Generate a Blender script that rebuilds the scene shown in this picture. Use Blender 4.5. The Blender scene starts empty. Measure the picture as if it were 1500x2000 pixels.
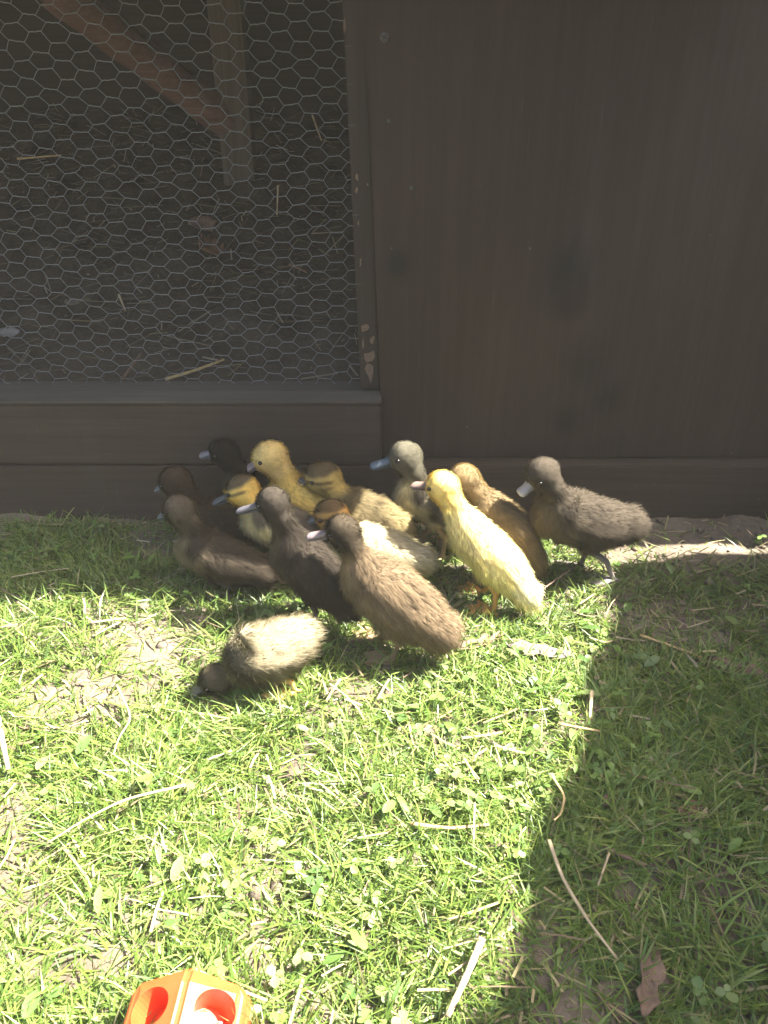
import bpy, bmesh, math, random
import numpy as np
from mathutils import Vector, Matrix
from mathutils.kdtree import KDTree

random.seed(7)
RNG = np.random.default_rng(11)
SC = bpy.context.scene
COL = SC.collection
R = math.radians

# ------------------------------------------------------------------ camera
HC = 0.55            # camera height above the lawn, metres
PITCH = R(30.0)      # looking down
FPX = 1503.0         # focal length in pixels of the 1500 x 2000 photograph
cam_d = bpy.data.cameras.new('camera')
cam_d.sensor_fit = 'VERTICAL'
cam_d.sensor_height = 24.0
cam_d.lens = 24.0 * FPX / 2000.0
cam_d.clip_start = 0.01
cam_d.clip_end = 200.0
cam = bpy.data.objects.new('camera', cam_d)
cam.location = (0, 0, HC)
cam.rotation_euler = (R(90) - PITCH, 0, 0)
COL.objects.link(cam)
SC.camera = cam

# ------------------------------------------------------------------ sky, sun, exposure
SUN_EL, SUN_AZ = R(54.0), R(83.0)      # azimuth from +Y (away from camera) towards +X (right)
world = bpy.data.worlds.new('World')
SC.world = world
world.use_nodes = True
wn = world.node_tree
sky = wn.nodes.new('ShaderNodeTexSky')
sky.sky_type = 'NISHITA'
sky.sun_disc = False
sky.sun_elevation = SUN_EL
sky.sun_rotation = SUN_AZ
sky.dust_density = 5.0
sky.ozone_density = 0.5
wn.links.new(sky.outputs[0], wn.nodes['Background'].inputs[0])
wn.nodes['Background'].inputs[1].default_value = 0.066
sun_d = bpy.data.lights.new('sun', 'SUN')
sun_d.energy = 5.0
sun_d.angle = R(0.55)
sun_d.color = (1.0, 0.95, 0.86)
sun = bpy.data.objects.new('sun', sun_d)
sdir = Vector((math.sin(SUN_AZ) * math.cos(SUN_EL), math.cos(SUN_AZ) * math.cos(SUN_EL), math.sin(SUN_EL)))
sun.rotation_euler = sdir.to_track_quat('Z', 'Y').to_euler()
sun.location = sdir * 4
COL.objects.link(sun)
SC.view_settings.view_transform = 'Standard'
SC.view_settings.look = 'None'
SC.view_settings.gamma = 1.0
SC.view_settings.exposure = 3.15
SC.render.engine = 'CYCLES'
SC.cycles.use_denoising = True
SC.cycles.max_bounces = 8
SC.cycles.transparent_max_bounces = 8
SC.cycles.volume_bounces = 1

# ------------------------------------------------------------------ small helpers
CP, SP = math.cos(PITCH), math.sin(PITCH)
def ray(px, py):
    u, v = (px - 750.0) / FPX, (py - 1000.0) / FPX
    return Vector((u, CP - v * SP, -SP - v * CP))
def on_ground(px, py, z=0.0):
    d = ray(px, py)
    return Vector((0, 0, HC)) + d * ((z - HC) / d.z)
def on_depth(px, py, y):
    d = ray(px, py)
    return Vector((0, 0, HC)) + d * (y / d.y)
def on_plane(px, py, p, n):
    d = ray(px, py)
    return Vector((0, 0, HC)) + d * ((p - Vector((0, 0, HC))).dot(n) / d.dot(n))

def gz(x, y):
    """height of the trodden lawn"""
    x = np.asarray(x, float); y = np.asarray(y, float)
    z = (0.0040 * np.sin(9.1 * x + 2.0 * np.sin(5.3 * y)) + 0.0035 * np.sin(11.7 * y + 1.3 * np.sin(7.9 * x) + 1.0)
         + 0.0022 * np.sin(29.0 * x + 17.0 * y) + 0.0018 * np.sin(41.0 * y - 23.0 * x + 2.0))
    z = z + 0.0009 * np.sin(97 * x + 31 * y) + 0.0009 * np.sin(83 * y - 61 * x)
    z = z + 0.020 * sstep(0.86, 0.935, y) * vnoise(x, y, 15, 17)
    return z - 0.004
def vnoise(x, y, s, seed=0):
    """smooth value noise in [0,1]"""
    x = np.asarray(x, float) * s + 37.1 * seed; y = np.asarray(y, float) * s - 19.7 * seed
    xi, yi = np.floor(x), np.floor(y)
    fx, fy = x - xi, y - yi
    fx, fy = fx * fx * (3 - 2 * fx), fy * fy * (3 - 2 * fy)
    def h(a, b):
        v = np.sin(a * 127.1 + b * 311.7 + seed * 74.7) * 43758.5453
        return v - np.floor(v)
    return (h(xi, yi) * (1 - fx) + h(xi + 1, yi) * fx) * (1 - fy) + (h(xi, yi + 1) * (1 - fx) + h(xi + 1, yi + 1) * fx) * fy
def sstep(a, b, x):
    t = np.clip((x - a) / (b - a), 0, 1)
    return t * t * (3 - 2 * t)

def tag(o, label=None, cat=None, group=None, kind=None):
    if label: o['label'] = label
    if cat: o['category'] = cat
    if group: o['group'] = group
    if kind: o['kind'] = kind
    return o
def link_mesh(name, me, mat=None, parent=None, smooth=False):
    o = bpy.data.objects.new(name, me)
    COL.objects.link(o)
    if mat is not None:
        me.materials.append(mat)
    if smooth:
        me.polygons.foreach_set('use_smooth', [True] * len(me.polygons))
    if parent is not None:
        o.parent = parent
    return o
def bm_obj(name, bm, mat=None, parent=None, smooth=False):
    me = bpy.data.meshes.new(name)
    bmesh.ops.recalc_face_normals(bm, faces=bm.faces)
    bm.to_mesh(me); bm.free()
    return link_mesh(name, me, mat, parent, smooth)
def np_mesh(name, verts, faces_flat, sizes, cols=None):
    """fast mesh from numpy: faces_flat loop indices, sizes per face"""
    me = bpy.data.meshes.new(name)
    n = len(verts)
    me.vertices.add(n)
    me.vertices.foreach_set('co', np.asarray(verts, np.float32).ravel())
    me.loops.add(len(faces_flat))
    me.loops.foreach_set('vertex_index', np.asarray(faces_flat, np.int32))
    starts = np.concatenate([[0], np.cumsum(sizes)[:-1]]).astype(np.int32)
    me.polygons.add(len(sizes))
    me.polygons.foreach_set('loop_start', starts)
    me.update(calc_edges=True)
    if cols is not None:
        a = me.color_attributes.new('Col', 'FLOAT_COLOR', 'POINT')
        c = np.ones((n, 4), np.float32); c[:, :3] = cols
        a.data.foreach_set('color', c.ravel())
    return me
def add_box(bm, x0, x1, y0, y1, z0, z1, bev=0.0, seg=2):
    r = bmesh.ops.create_cube(bm, size=1.0)
    vs = r['verts']
    for v in vs:
        v.co = Vector(((x0 + x1) / 2 + v.co.x * (x1 - x0), (y0 + y1) / 2 + v.co.y * (y1 - y0), (z0 + z1) / 2 + v.co.z * (z1 - z0)))
    if bev > 0:
        es = list({e for v in vs for e in v.link_edges})
        bmesh.ops.bevel(bm, geom=es, offset=bev, segments=seg, affect='EDGES')
def prism(bm, pts, y0, y1, bev=0.0):
    """polygon in x,z extruded along y"""
    f = [bm.verts.new((x, y0, z)) for x, z in pts]
    b = [bm.verts.new((x, y1, z)) for x, z in pts]
    n = len(pts)
    bm.faces.new(f); bm.faces.new(b[::-1])
    for i in range(n):
        bm.faces.new((f[i], b[i], b[(i + 1) % n], f[(i + 1) % n]))
    if bev > 0:
        bmesh.ops.bevel(bm, geom=list(bm.edges), offset=bev, segments=2, affect='EDGES')
def tube_arrays(pts, rad, sides=5):
    """rings round a polyline; returns verts, quad faces"""
    pts = np.asarray(pts, float); n = len(pts)
    rad = np.broadcast_to(np.asarray(rad, float), (n,))
    t = np.gradient(pts, axis=0)
    t /= np.linalg.norm(t, axis=1)[:, None] + 1e-12
    up = np.array([0.13, 0.21, 0.97])
    a = np.cross(t, up); a /= np.linalg.norm(a, axis=1)[:, None] + 1e-12
    b = np.cross(t, a)
    ang = np.arange(sides) * 2 * math.pi / sides
    v = pts[:, None, :] + rad[:, None, None] * (np.cos(ang)[None, :, None] * a[:, None, :] + np.sin(ang)[None, :, None] * b[:, None, :])
    f = []
    for i in range(n - 1):
        for k in range(sides):
            k2 = (k + 1) % sides
            f.append((i * sides + k, i * sides + k2, (i + 1) * sides + k2, (i + 1) * sides + k))
    return v.reshape(-1, 3), f
def tube_obj(name, pts, rad, mat, parent=None, sides=8, flat=1.0):
    v, f = tube_arrays(pts, rad, sides)
    n = len(pts)
    if flat != 1.0:
        c = np.repeat(np.asarray(pts, float), sides, axis=0)
        v[:, 2] = c[:, 2] + (v[:, 2] - c[:, 2]) * flat
    f = list(f) + [tuple(range(sides))[::-1], tuple(range((n - 1) * sides, n * sides))]
    me = bpy.data.meshes.new(name)
    me.from_pydata([tuple(p) for p in v], [], f)
    return link_mesh(name, me, mat, parent, True)

# ------------------------------------------------------------------ materials
def new_mat(name):
    m = bpy.data.materials.new(name)
    m.use_nodes = True
    return m, m.node_tree, m.node_tree.nodes['Principled BSDF']
def N(nt, typ, **kw):
    n = nt.nodes.new(typ)
    for k, v in kw.items():
        setattr(n, k, v)
    return n
def mapping(nt, scale, coord='Object'):
    tc = N(nt, 'ShaderNodeTexCoord'); mp = N(nt, 'ShaderNodeMapping')
    mp.inputs['Scale'].default_value = scale
    nt.links.new(tc.outputs[coord], mp.inputs[0])
    return mp.outputs[0]
def noise(nt, vec, scale, detail=6, rough=0.6):
    n = N(nt, 'ShaderNodeTexNoise')
    n.inputs['Scale'].default_value = scale; n.inputs['Detail'].default_value = detail
    n.inputs['Roughness'].default_value = rough
    nt.links.new(vec, n.inputs['Vector'])
    return n.outputs[0]
def ramp(nt, fac, stops):
    r = N(nt, 'ShaderNodeValToRGB')
    els = r.color_ramp.elements
    while len(els) < len(stops): els.new(0.5)
    for e, (p, c) in zip(els, stops):
        e.position = p; e.color = (*c, 1)
    nt.links.new(fac, r.inputs[0])
    return r.outputs[0]
def mixc(nt, fac, a, b, blend='MIX'):
    m = N(nt, 'ShaderNodeMix', data_type='RGBA', blend_type=blend)
    for s, v in ((0, fac), (6, a), (7, b)):
        if isinstance(v, (int, float)): m.inputs[s].default_value = v
        elif isinstance(v, tuple): m.inputs[s].default_value = (*v, 1)
        else: nt.links.new(v, m.inputs[s])
    return m.outputs[2]
def bump(nt, h, strength, dist, bsdf):
    b = N(nt, 'ShaderNodeBump')
    b.inputs['Strength'].default_value = strength; b.inputs['Distance'].default_value = dist
    nt.links.new(h, b.inputs['Height'])
    nt.links.new(b.outputs[0], bsdf.inputs['Normal'])

def wood_mat(name, dark, light, grain='z', rough=0.75, knots=(), chips=0.0, wear=0.0):
    m, nt, b = new_mat(name)
    sc = {'z': (34, 34, 1.3), 'x': (1.3, 34, 34), 'y': (34, 1.3, 34)}[grain]
    sc2 = {'z': (150, 150, 5), 'x': (5, 150, 150), 'y': (150, 5, 150)}[grain]
    g1 = noise(nt, mapping(nt, sc), 1.0, 8, 0.65)
    g2 = noise(nt, mapping(nt, sc2), 1.0, 4, 0.7)
    big = noise(nt, mapping(nt, (3, 3, 2.4)), 1.0, 4, 0.6)
    c = ramp(nt, g1, [(0.30, dark), (0.72, light)])
    c = mixc(nt, 0.35, c, ramp(nt, g2, [(0.3, tuple(x * 0.55 for x in dark)), (0.75, tuple(min(1, x * 1.35) for x in light))]))
    c = mixc(nt, 0.6, c, ramp(nt, big, [(0.25, (0.62, 0.62, 0.64)), (0.75, (1.28, 1.2, 1.12))]), 'MULTIPLY')
    tc = N(nt, 'ShaderNodeTexCoord')
    for (kx, kz, kr, kc) in knots:                     # knots stained through the paint
        mp = N(nt, 'ShaderNodeMapping', vector_type='POINT')
        mp.inputs['Location'].default_value = (-kx / kr, 0, -kz / kr * 0.78)
        mp.inputs['Scale'].default_value = (1 / kr, 0, 0.78 / kr)
        nt.links.new(tc.outputs['Object'], mp.inputs[0])
        nz = N(nt, 'ShaderNodeTexNoise'); nz.inputs['Scale'].default_value = 2.2
        nt.links.new(mp.outputs[0], nz.inputs['Vector'])
        ad = N(nt, 'ShaderNodeMixRGB', blend_type='ADD'); ad.inputs[0].default_value = 0.35
        nt.links.new(mp.outputs[0], ad.inputs[1]); nt.links.new(nz.outputs[1], ad.inputs[2])
        ln = N(nt, 'ShaderNodeVectorMath', operation='LENGTH')
        sb = N(nt, 'ShaderNodeVectorMath', operation='SUBTRACT'); sb.inputs[1].default_value = (0.17, 0.17, 0.17)
        nt.links.new(ad.outputs[0], sb.inputs[0]); nt.links.new(sb.outputs[0], ln.inputs[0])
        f = N(nt, 'ShaderNodeMapRange', interpolation_type='SMOOTHSTEP')
        f.inputs[1].default_value = 0.1; f.inputs[2].default_value = 1.15
        f.inputs[3].default_value = 1.0; f.inputs[4].default_value = 0.0
        nt.links.new(ln.outputs['Value'], f.inputs[0])
        c = mixc(nt, f.outputs[0], c, kc)
    if chips > 0:
        cn = noise(nt, mapping(nt, (60, 60, 22)), 1.0, 3, 0.5)
        cm = ramp(nt, cn, [(0.66 - chips, (0, 0, 0)), (0.68 - chips, (1, 1, 1))])
        c = mixc(nt, cm, c, (0.24, 0.18, 0.125))
    if wear > 0:
        vo = N(nt, 'ShaderNodeTexVoronoi'); vo.inputs['Scale'].default_value = 30.0
        vo.inputs['Randomness'].default_value = 1.0
        nt.links.new(mapping(nt, (1, 1, 0.8)), vo.inputs['Vector'])
        dn = noise(nt, mapping(nt, (9, 9, 9)), 1.0, 3, 0.6)
        sub = N(nt, 'ShaderNodeMath', operation='SUBTRACT'); nt.links.new(vo.outputs['Distance'], sub.inputs[0])
        ml = N(nt, 'ShaderNodeMath', operation='MULTIPLY'); nt.links.new(dn, ml.inputs[0]); ml.inputs[1].default_value = 0.066
        nt.links.new(ml.outputs[0], sub.inputs[1])
        spk = ramp(nt, sub.outputs[0], [(0.0, (0.6, 0.6, 0.6)), (0.014, (0, 0, 0))])
        c = mixc(nt, spk, c, (0.060, 0.050, 0.042))
        st = noise(nt, mapping(nt, (7, 7, 0.9)), 1.0, 6, 0.7)
        c = mixc(nt, ramp(nt, st, [(0.55, (0, 0, 0)), (0.80, (wear, wear, wear))]), c, (0.046, 0.040, 0.034))
        sc_ = noise(nt, mapping(nt, (220, 220, 9)), 1.0, 2, 0.5)
        c = mixc(nt, ramp(nt, sc_, [(0.70, (0, 0, 0)), (0.76, (0.5, 0.5, 0.5))]), c, (0.050, 0.038, 0.030))
    nt.links.new(c, b.inputs['Base Color'])
    b.inputs['Roughness'].default_value = rough
    b.inputs['Specular IOR Level'].default_value = 0.3
    bump(nt, g2, 0.35, 0.0012, b)
    return m
def plain_mat(name, col, rough=0.7, var=0.25, scale=60, metallic=0.0, spec=0.4, trans=0.0):
    m, nt, b = new_mat(name)
    n = noise(nt, mapping(nt, (1, 1, 1)), scale, 5, 0.6)
    c = ramp(nt, n, [(0.25, tuple(x * (1 - var) for x in col)), (0.75, tuple(min(1, x * (1 + var)) for x in col))])
    nt.links.new(c, b.inputs['Base Color'])
    b.inputs['Roughness'].default_value = rough
    b.inputs['Metallic'].default_value = metallic
    b.inputs['Specular IOR Level'].default_value = spec
    bump(nt, n, 0.25, 0.0008, b)
    return m
def attr_mat(name, rough=0.6, transl=0.3, spec=0.35, sheen=0.0, boost=1.25):
    m, nt, b = new_mat(name)
    at = N(nt, 'ShaderNodeAttribute', attribute_name='Col')
    nt.links.new(at.outputs['Color'], b.inputs['Base Color'])
    b.inputs['Roughness'].default_value = rough
    b.inputs['Specular IOR Level'].default_value = spec
    if sheen:
        b.inputs['Sheen Weight'].default_value = sheen
        b.inputs['Sheen Roughness'].default_value = 0.5
    if transl > 0:
        tr = N(nt, 'ShaderNodeBsdfTranslucent')
        mc = mixc(nt, 1.0, at.outputs['Color'], (boost, boost, boost * 0.75), 'MULTIPLY')
        nt.links.new(mc, tr.inputs['Color'])
        mx = N(nt, 'ShaderNodeMixShader'); mx.inputs[0].default_value = transl
        nt.links.new(b.outputs[0], mx.inputs[1]); nt.links.new(tr.outputs[0], mx.inputs[2])
        nt.links.new(mx.outputs[0], nt.nodes['Material Output'].inputs['Surface'])
    return m

M = {}
M['panel'] = wood_mat('painted_panel', (0.0185, 0.0098, 0.0060), (0.0285, 0.0160, 0.0105), 'z', 0.75,
                      knots=[(on_depth(px, py, 0.95).x, on_depth(px, py, 0.95).z, r, c) for px, py, r, c in (
        (1112, 535, 0.047, (0.0050, 0.0036, 0.0030)), (1112, 588, 0.026, (0.0095, 0.0034, 0.0018)), (1188, 778, 0.030, (0.0080, 0.0042, 0.0026)),
        (1108, 822, 0.030, (0.0085, 0.0045, 0.0028)), (1145, 720, 0.040, (0.0120, 0.0068, 0.0045)), (778, 515, 0.022, (0.0070, 0.0048, 0.0036)))], wear=0.45)
M['board'] = wood_mat('painted_board', (0.0230, 0.0150, 0.0105), (0.0400, 0.0275, 0.0200), 'x', 0.7, wear=0.5)
M['sill'] = wood_mat('weathered_sill', (0.050, 0.045, 0.038), (0.082, 0.075, 0.064), 'x', 0.8)
M['batten'] = wood_mat('chipped_batten', (0.016, 0.0105, 0.008), (0.029, 0.020, 0.015), 'z', 0.75)
M['chip'] = plain_mat('bare_wood_chip', (0.115, 0.078, 0.055), 0.85, 0.3, 300)
M['rough'] = wood_mat('house_inner_board', (0.012, 0.010, 0.0085), (0.028, 0.023, 0.019), 'x', 0.85)
M['fence'] = wood_mat('shadow_fence_board', (0.10, 0.075, 0.055), (0.19, 0.15, 0.115), 'z', 0.8)
M['post'] = wood_mat('grey_post', (0.060, 0.050, 0.040), (0.105, 0.090, 0.072), 'z', 0.85)
M['pole'] = wood_mat('red_perch', (0.10, 0.055, 0.043), (0.165, 0.098, 0.078), 'x', 0.8)
M['wire'] = plain_mat('galvanised_wire', (0.15, 0.16, 0.165), 0.55, 0.2, 200, 0.35, 0.5)
M['steel'] = plain_mat('dull_screw', (0.045, 0.042, 0.039), 0.5, 0.3, 400, 0.6, 0.5)
M['straw'] = plain_mat('dry_straw', (0.29, 0.21, 0.09), 0.6, 0.35, 90, 0, 0.4)
M['straw_pale'] = plain_mat('bleached_straw', (0.28, 0.22, 0.13), 0.6, 0.3, 90, 0, 0.4)
M['bark'] = plain_mat('bark', (0.115, 0.075, 0.05), 0.85, 0.45, 120)
M['grey_leaf'] = plain_mat('weathered_leaf', (0.105, 0.092, 0.076), 0.8, 0.3, 90)
M['rust_leaf'] = plain_mat('rusty_leaf', (0.13, 0.07, 0.038), 0.8, 0.4, 90)
M['feather'] = plain_mat('white_feather', (0.15, 0.142, 0.13), 0.8, 0.1, 90)
M['eye'] = plain_mat('eye', (0.008, 0.006, 0.005), 0.22, 0.1, 30, 0, 0.4)
M['grain'] = plain_mat('white_feed', (0.72, 0.66, 0.54), 0.85, 0.2, 700)
M['grass'] = attr_mat('grass_blade', 0.45, 0.38, 0.45)
M['leafy'] = attr_mat('clover_leaf', 0.5, 0.33, 0.4)
M['litter'] = attr_mat('straw_litter', 0.75, 0.1, 0.25)
M['body'] = attr_mat('duckling_skin', 0.95, 0.0, 0.1)
M['down'] = attr_mat('duckling_down', 0.9, 0.30, 0.12, boost=1.15)
M['bill'] = attr_mat('duckling_bill', 0.5, 0.0, 0.3)
M['shank'] = attr_mat('duckling_shank', 0.5, 0.0, 0.45)
m, nt, b = new_mat('soil')
v = mapping(nt, (1, 1, 1))
n1 = noise(nt, v, 9, 8, 0.65); n2 = noise(nt, v, 120, 8, 0.75)
c = ramp(nt, n1, [(0.28, (0.085, 0.066, 0.048)), (0.55, (0.15, 0.122, 0.092)), (0.78, (0.21, 0.178, 0.138))])
c = mixc(nt, 0.55, c, ramp(nt, n2, [(0.3, (0.55, 0.53, 0.50)), (0.7, (1.35, 1.32, 1.25))]), 'MULTIPLY')
nt.links.new(c, b.inputs['Base Color']); b.inputs['Roughness'].default_value = 0.95
b.inputs['Specular IOR Level'].default_value = 0.15
bump(nt, n2, 0.9, 0.004, b)
M['soil'] = m
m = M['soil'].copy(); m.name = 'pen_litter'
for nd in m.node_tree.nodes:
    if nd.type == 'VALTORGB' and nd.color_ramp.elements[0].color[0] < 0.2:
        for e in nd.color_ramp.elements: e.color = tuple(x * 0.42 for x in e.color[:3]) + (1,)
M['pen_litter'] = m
m, nt, b = new_mat('orange_plastic')
v = mapping(nt, (1, 1, 1))
n1 = noise(nt, v, 40, 5, 0.6); n2 = noise(nt, v, 400, 3, 0.6)
c = ramp(nt, n1, [(0.2, (0.50, 0.050, 0.012)), (0.55, (0.58, 0.068, 0.017)), (0.9, (0.46, 0.085, 0.035))])
nt.links.new(c, b.inputs['Base Color']); b.inputs['Roughness'].default_value = 0.38
b.inputs['Subsurface Weight'].default_value = 0.15; b.inputs['Subsurface Radius'].default_value = (0.01, 0.004, 0.002)
bump(nt, n2, 0.08, 0.0005, b)
M['orange'] = m

# ------------------------------------------------------------------ ground
def warp(n, lo, hi, c, k):
    t = np.linspace(-1, 1, n)
    s = np.sign(t) * (k * np.abs(t) + (1 - k) * np.abs(t) ** 4)
    return np.where(s < 0, c + s * (c - lo), c + s * (hi - c))
gx = warp(300, -4.0, 4.0, 0.0, 0.30); gy = warp(300, -4.0, 4.0, 0.55, 0.30)
X, Y = np.meshgrid(gx, gy)
Z = gz(X, Y) + 0.004 * (vnoise(X, Y, 38, 3) - 0.5) + 0.0035 * (vnoise(X, Y, 85, 4) - 0.5)
nv = len(gx)
idx = np.arange(nv * nv).reshape(nv, nv)
q = np.stack([idx[:-1, :-1], idx[:-1, 1:], idx[1:, 1:], idx[1:, :-1]], -1).reshape(-1, 4)
me = np_mesh('ground', np.stack([X, Y, Z], -1).reshape(-1, 3), q.ravel(), np.full(len(q), 4))
ground = link_mesh('ground', me, M['soil'], None, True)
tag(ground, 'bare crumbly brown soil showing between the grass', 'ground', kind='structure')

# ------------------------------------------------------------------ duck house
house = bpy.data.objects.new('duck_house', None)
COL.objects.link(house)
tag(house, 'dark brown painted wooden duck house with hexagonal wire netting and a plain panel', 'duck house')
def hbox(name, mat, x0, x1, y0, y1, z0, z1, bev=0.0015):
    bm = bmesh.new(); add_box(bm, x0, x1, y0, y1, z0, z1, bev)
    return bm_obj(name, bm, mat, house)
TOPZ = 0.68
hbox('base_board', M['board'], -2.0, 1.6, 0.926, 0.962, -0.05, 0.0855)
hbox('front_board', M['board'], -2.0, -0.0035, 0.929, 0.966, 0.0875, 0.1745, 0.0025)
hbox('sill_cap', M['sill'], -2.0, -0.0035, 0.9285, 0.9655, 0.1752, 0.1785, 0.001)
hbox('sill_ledge', M['sill'], -2.0, -0.002, 0.969, 1.008, 0.06, 0.1768, 0.002)
# the panel: its left edge leans a little
bm = bmesh.new()
prism(bm, [(-0.0012, 0.0875), (1.6, 0.0875), (1.6, TOPZ), (-0.023, TOPZ)], 0.950, 0.9665, 0.0012)
panel = bm_obj('wall_panel', bm, M['panel'], house)
bm = bmesh.new()
prism(bm, [(-0.031, 0.1790), (-0.0065, 0.1790), (-0.0225, TOPZ - 0.002), (-0.0455, TOPZ - 0.002)], 0.9675, 0.9990, 0.0012)
batten = bm_obj('batten', bm, M['batten'], house)
# chips of bare wood on the batten front, thin raised splinters
def chip_poly(px, py, w, h, seed):
    r = random.Random(seed)
    c = on_depth(px, py, 0.9668)
    bm = bmesh.new()
    n = 9
    pts = []
    for i in range(n):
        a = 2 * math.pi * i / n
        k = r.uniform(0.45, 1.25)
        pts.append((c.x + math.cos(a) * w * k, c.z + math.sin(a) * h * k))
    prism(bm, pts, 0.9666, 0.9680)
    bm_obj('bare_chip', bm, M['chip'], batten)
for i, (px, py, w, h) in enumerate([(712, 640, .0055, .006), (727, 664, .004, .005), (721, 696, .0065, .010), (722, 727, .0072, .015), (709, 668, .0016, .008),
                                    (697, 347, .0016, .004), (696, 371, .002, .004), (700, 436, .0014, .005), (704, 512, .0014, .006), (718, 360, .0013, .002), (673, 50, .0015, .009)]):
    chip_poly(px, py, w, h, i)
# screw and nail heads on the panel
def head(name, px, py, r, y=0.950):
    c = on_depth(px, py, y)
    bm = bmesh.new()
    bmesh.ops.create_uvsphere(bm, u_segments=14, v_segments=7, radius=r, matrix=Matrix.Translation((c.x, y - 0.0002, c.z)) @ Matrix.Diagonal((1, 0.22, 1, 1)))
    o = bm_obj(name, bm, M['steel'], house, True)
    if name == 'screw_head':
        for a in (0.5, 0.5 + math.pi / 2):
            bm = bmesh.new()
            add_box(bm, -r * 0.55, r * 0.55, -0.0002, 0.0002, -r * 0.1, r * 0.1)
            bmesh.ops.transform(bm, matrix=Matrix.Translation((c.x, y - 0.0002 - r * 0.22, c.z)) @ Matrix.Rotation(a, 4, 'Y'), verts=bm.verts)
            bm_obj('slot', bm, M['rough'], o)
head('screw_head', 751, 73, 0.0058)
for px, py in ((759, 236), (803, 367)):
    head('nail_head', px, py, 0.0022)
head('nail_head', 445, 784, 0.0012, 0.9285)
# shell of the house, with unseen overhangs added for their shadows
hbox('roof', M['rough'], -2.06, 1.66, 0.955, 2.12, TOPZ + 0.001, TOPZ + 0.02)
hbox('shadow_trim', M['board'], 0.4005, 1.66, 0.930, 0.9545, TOPZ + 0.001, TOPZ + 0.03)  # unseen trim, front edge set to size the shadow along the wall foot
hbox('shade_eave', M['board'], -2.06, 0.40, 0.800, 0.9545, TOPZ + 0.001, TOPZ + 0.022)  # unseen overhang added so its shadow covers the back row at left
hbox('top_rail', M['board'], -2.0, -0.047, 0.968, 1.0, TOPZ - 0.03, TOPZ)
for k in range(6):
    hbox('back_board', M['rough'], -2.0, 1.6, 2.0 + 0.002 * (k % 2), 2.02 + 0.002 * (k % 2), 0.115 * k, 0.115 * k + 0.114)
hbox('back_lining', M['rough'], -2.0, 1.6, 2.0225, 2.03, 0, TOPZ)
hbox('side_wall', M['rough'], -2.02, -2.0, 0.966, 2.02, 0, TOPZ)
hbox('side_wall', M['rough'], 1.6, 1.62, 0.966, 2.02, 0, TOPZ)
hbox('partition', M['rough'], 0.06, 0.08, 1.01, 1.999, 0, TOPZ - 0.002)
bm = bmesh.new()
pc = on_depth(462, 262, 1.66)
add_box(bm, pc.x - 0.030, pc.x + 0.030, 1.64, 1.70, 0.25, TOPZ - 0.001, 0.003)
bm_obj('inner_post', bm, M['post'], house)

# hexagonal netting: twisted pairs lie level, plane y = 0.998
HP, VP_ = 0.0450, 0.0178                   # horizontal period, cell height
TW = 0.0148                                # length of a twist
def net_pt(i, j, end):
    """end of twist (i column, j row); end -1 left, +1 right"""
    x = i * HP / 2 + end * TW / 2
    z = j * VP_ + (VP_ / 2 if i % 2 else 0.0)
    jx = 0.0010 * math.sin(i * 12.9 + j * 7.7 + 1.1 * end); jz = 0.0011 * math.sin(i * 5.3 + j * 3.1 + 2.2 * end) + 0.0006 * math.sin(i * 2.1 - j * 9.7)
    dy = 0.0025 * math.sin(i * 0.31 + j * 0.21) + 0.0008 * math.sin(i * 3.7 + j * 5.9)
    xx = x + jx; zz = 0.1770 + z + jz
    xx = xx - 0.085 * (zz - 0.177) - 0.012 * math.sin(zz * 9)
    zz += 0.004 * math.sin(xx * 6.0)
    return (xx, 0.998 + dy, zz)
nv_all, nf_all, nbase = [], [], 0
def add_wire(pts, r):
    global nbase
    v, f = tube_arrays(pts, r, 4)
    nv_all.append(v); nf_all.extend([tuple(k + nbase for k in q_) for q_ in f]); nbase += len(v)
imin, imax, jmax = -80, 4, 29
for i in range(imin, imax):
    for j in range(-1, jmax):
        a, b_ = net_pt(i, j, -1), net_pt(i, j, 1)
        if a[2] > TOPZ or b_[0] > -0.018: continue
        # the twist: two strands wound round each other read as a slightly thicker, wavy wire
        t = np.linspace(0, 1, 5)[:, None]
        p = np.array(a)[None] * (1 - t) + np.array(b_)[None] * t
        p[:, 2] += 0.00022 * np.array([0, 1, -1, 1, 0])
        if a[2] > 0.172: add_wire(p, 0.00056)
        for dj in ((0, -1) if i % 2 == 0 else (1, 0)):
            c2 = net_pt(i + 1, j + dj, -1)
            if c2[0] > -0.010 or max(c2[2], b_[2]) < 0.170 or c2[2] > TOPZ: continue
            mid = tuple((b_[k] + c2[k]) / 2 + (0.0004 * math.sin(i * 3 + j * 5 + k) if k != 1 else 0) for k in range(3))
            add_wire([b_, mid, c2], 0.00040)
me = bpy.data.meshes.new('wire_netting')
me.from_pydata([tuple(p) for p in np.concatenate(nv_all)], [], nf_all)
net = link_mesh('wire_netting', me, M['wire'], house, True)
net['label'] = 'grey galvanised hexagonal wire netting'
# staples holding the netting to the batten
for i, py in enumerate((90, 165, 245, 420, 555, 700)):
    c = on_depth(676 + py * 0.043, py, 0.9670)
    bm = bmesh.new(); add_box(bm, c.x - 0.004, c.x + 0.004, 0.9662, 0.9680, c.z - 0.0005, c.z + 0.0005)
    bm_obj('staple', bm, M['steel'], batten)

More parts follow.
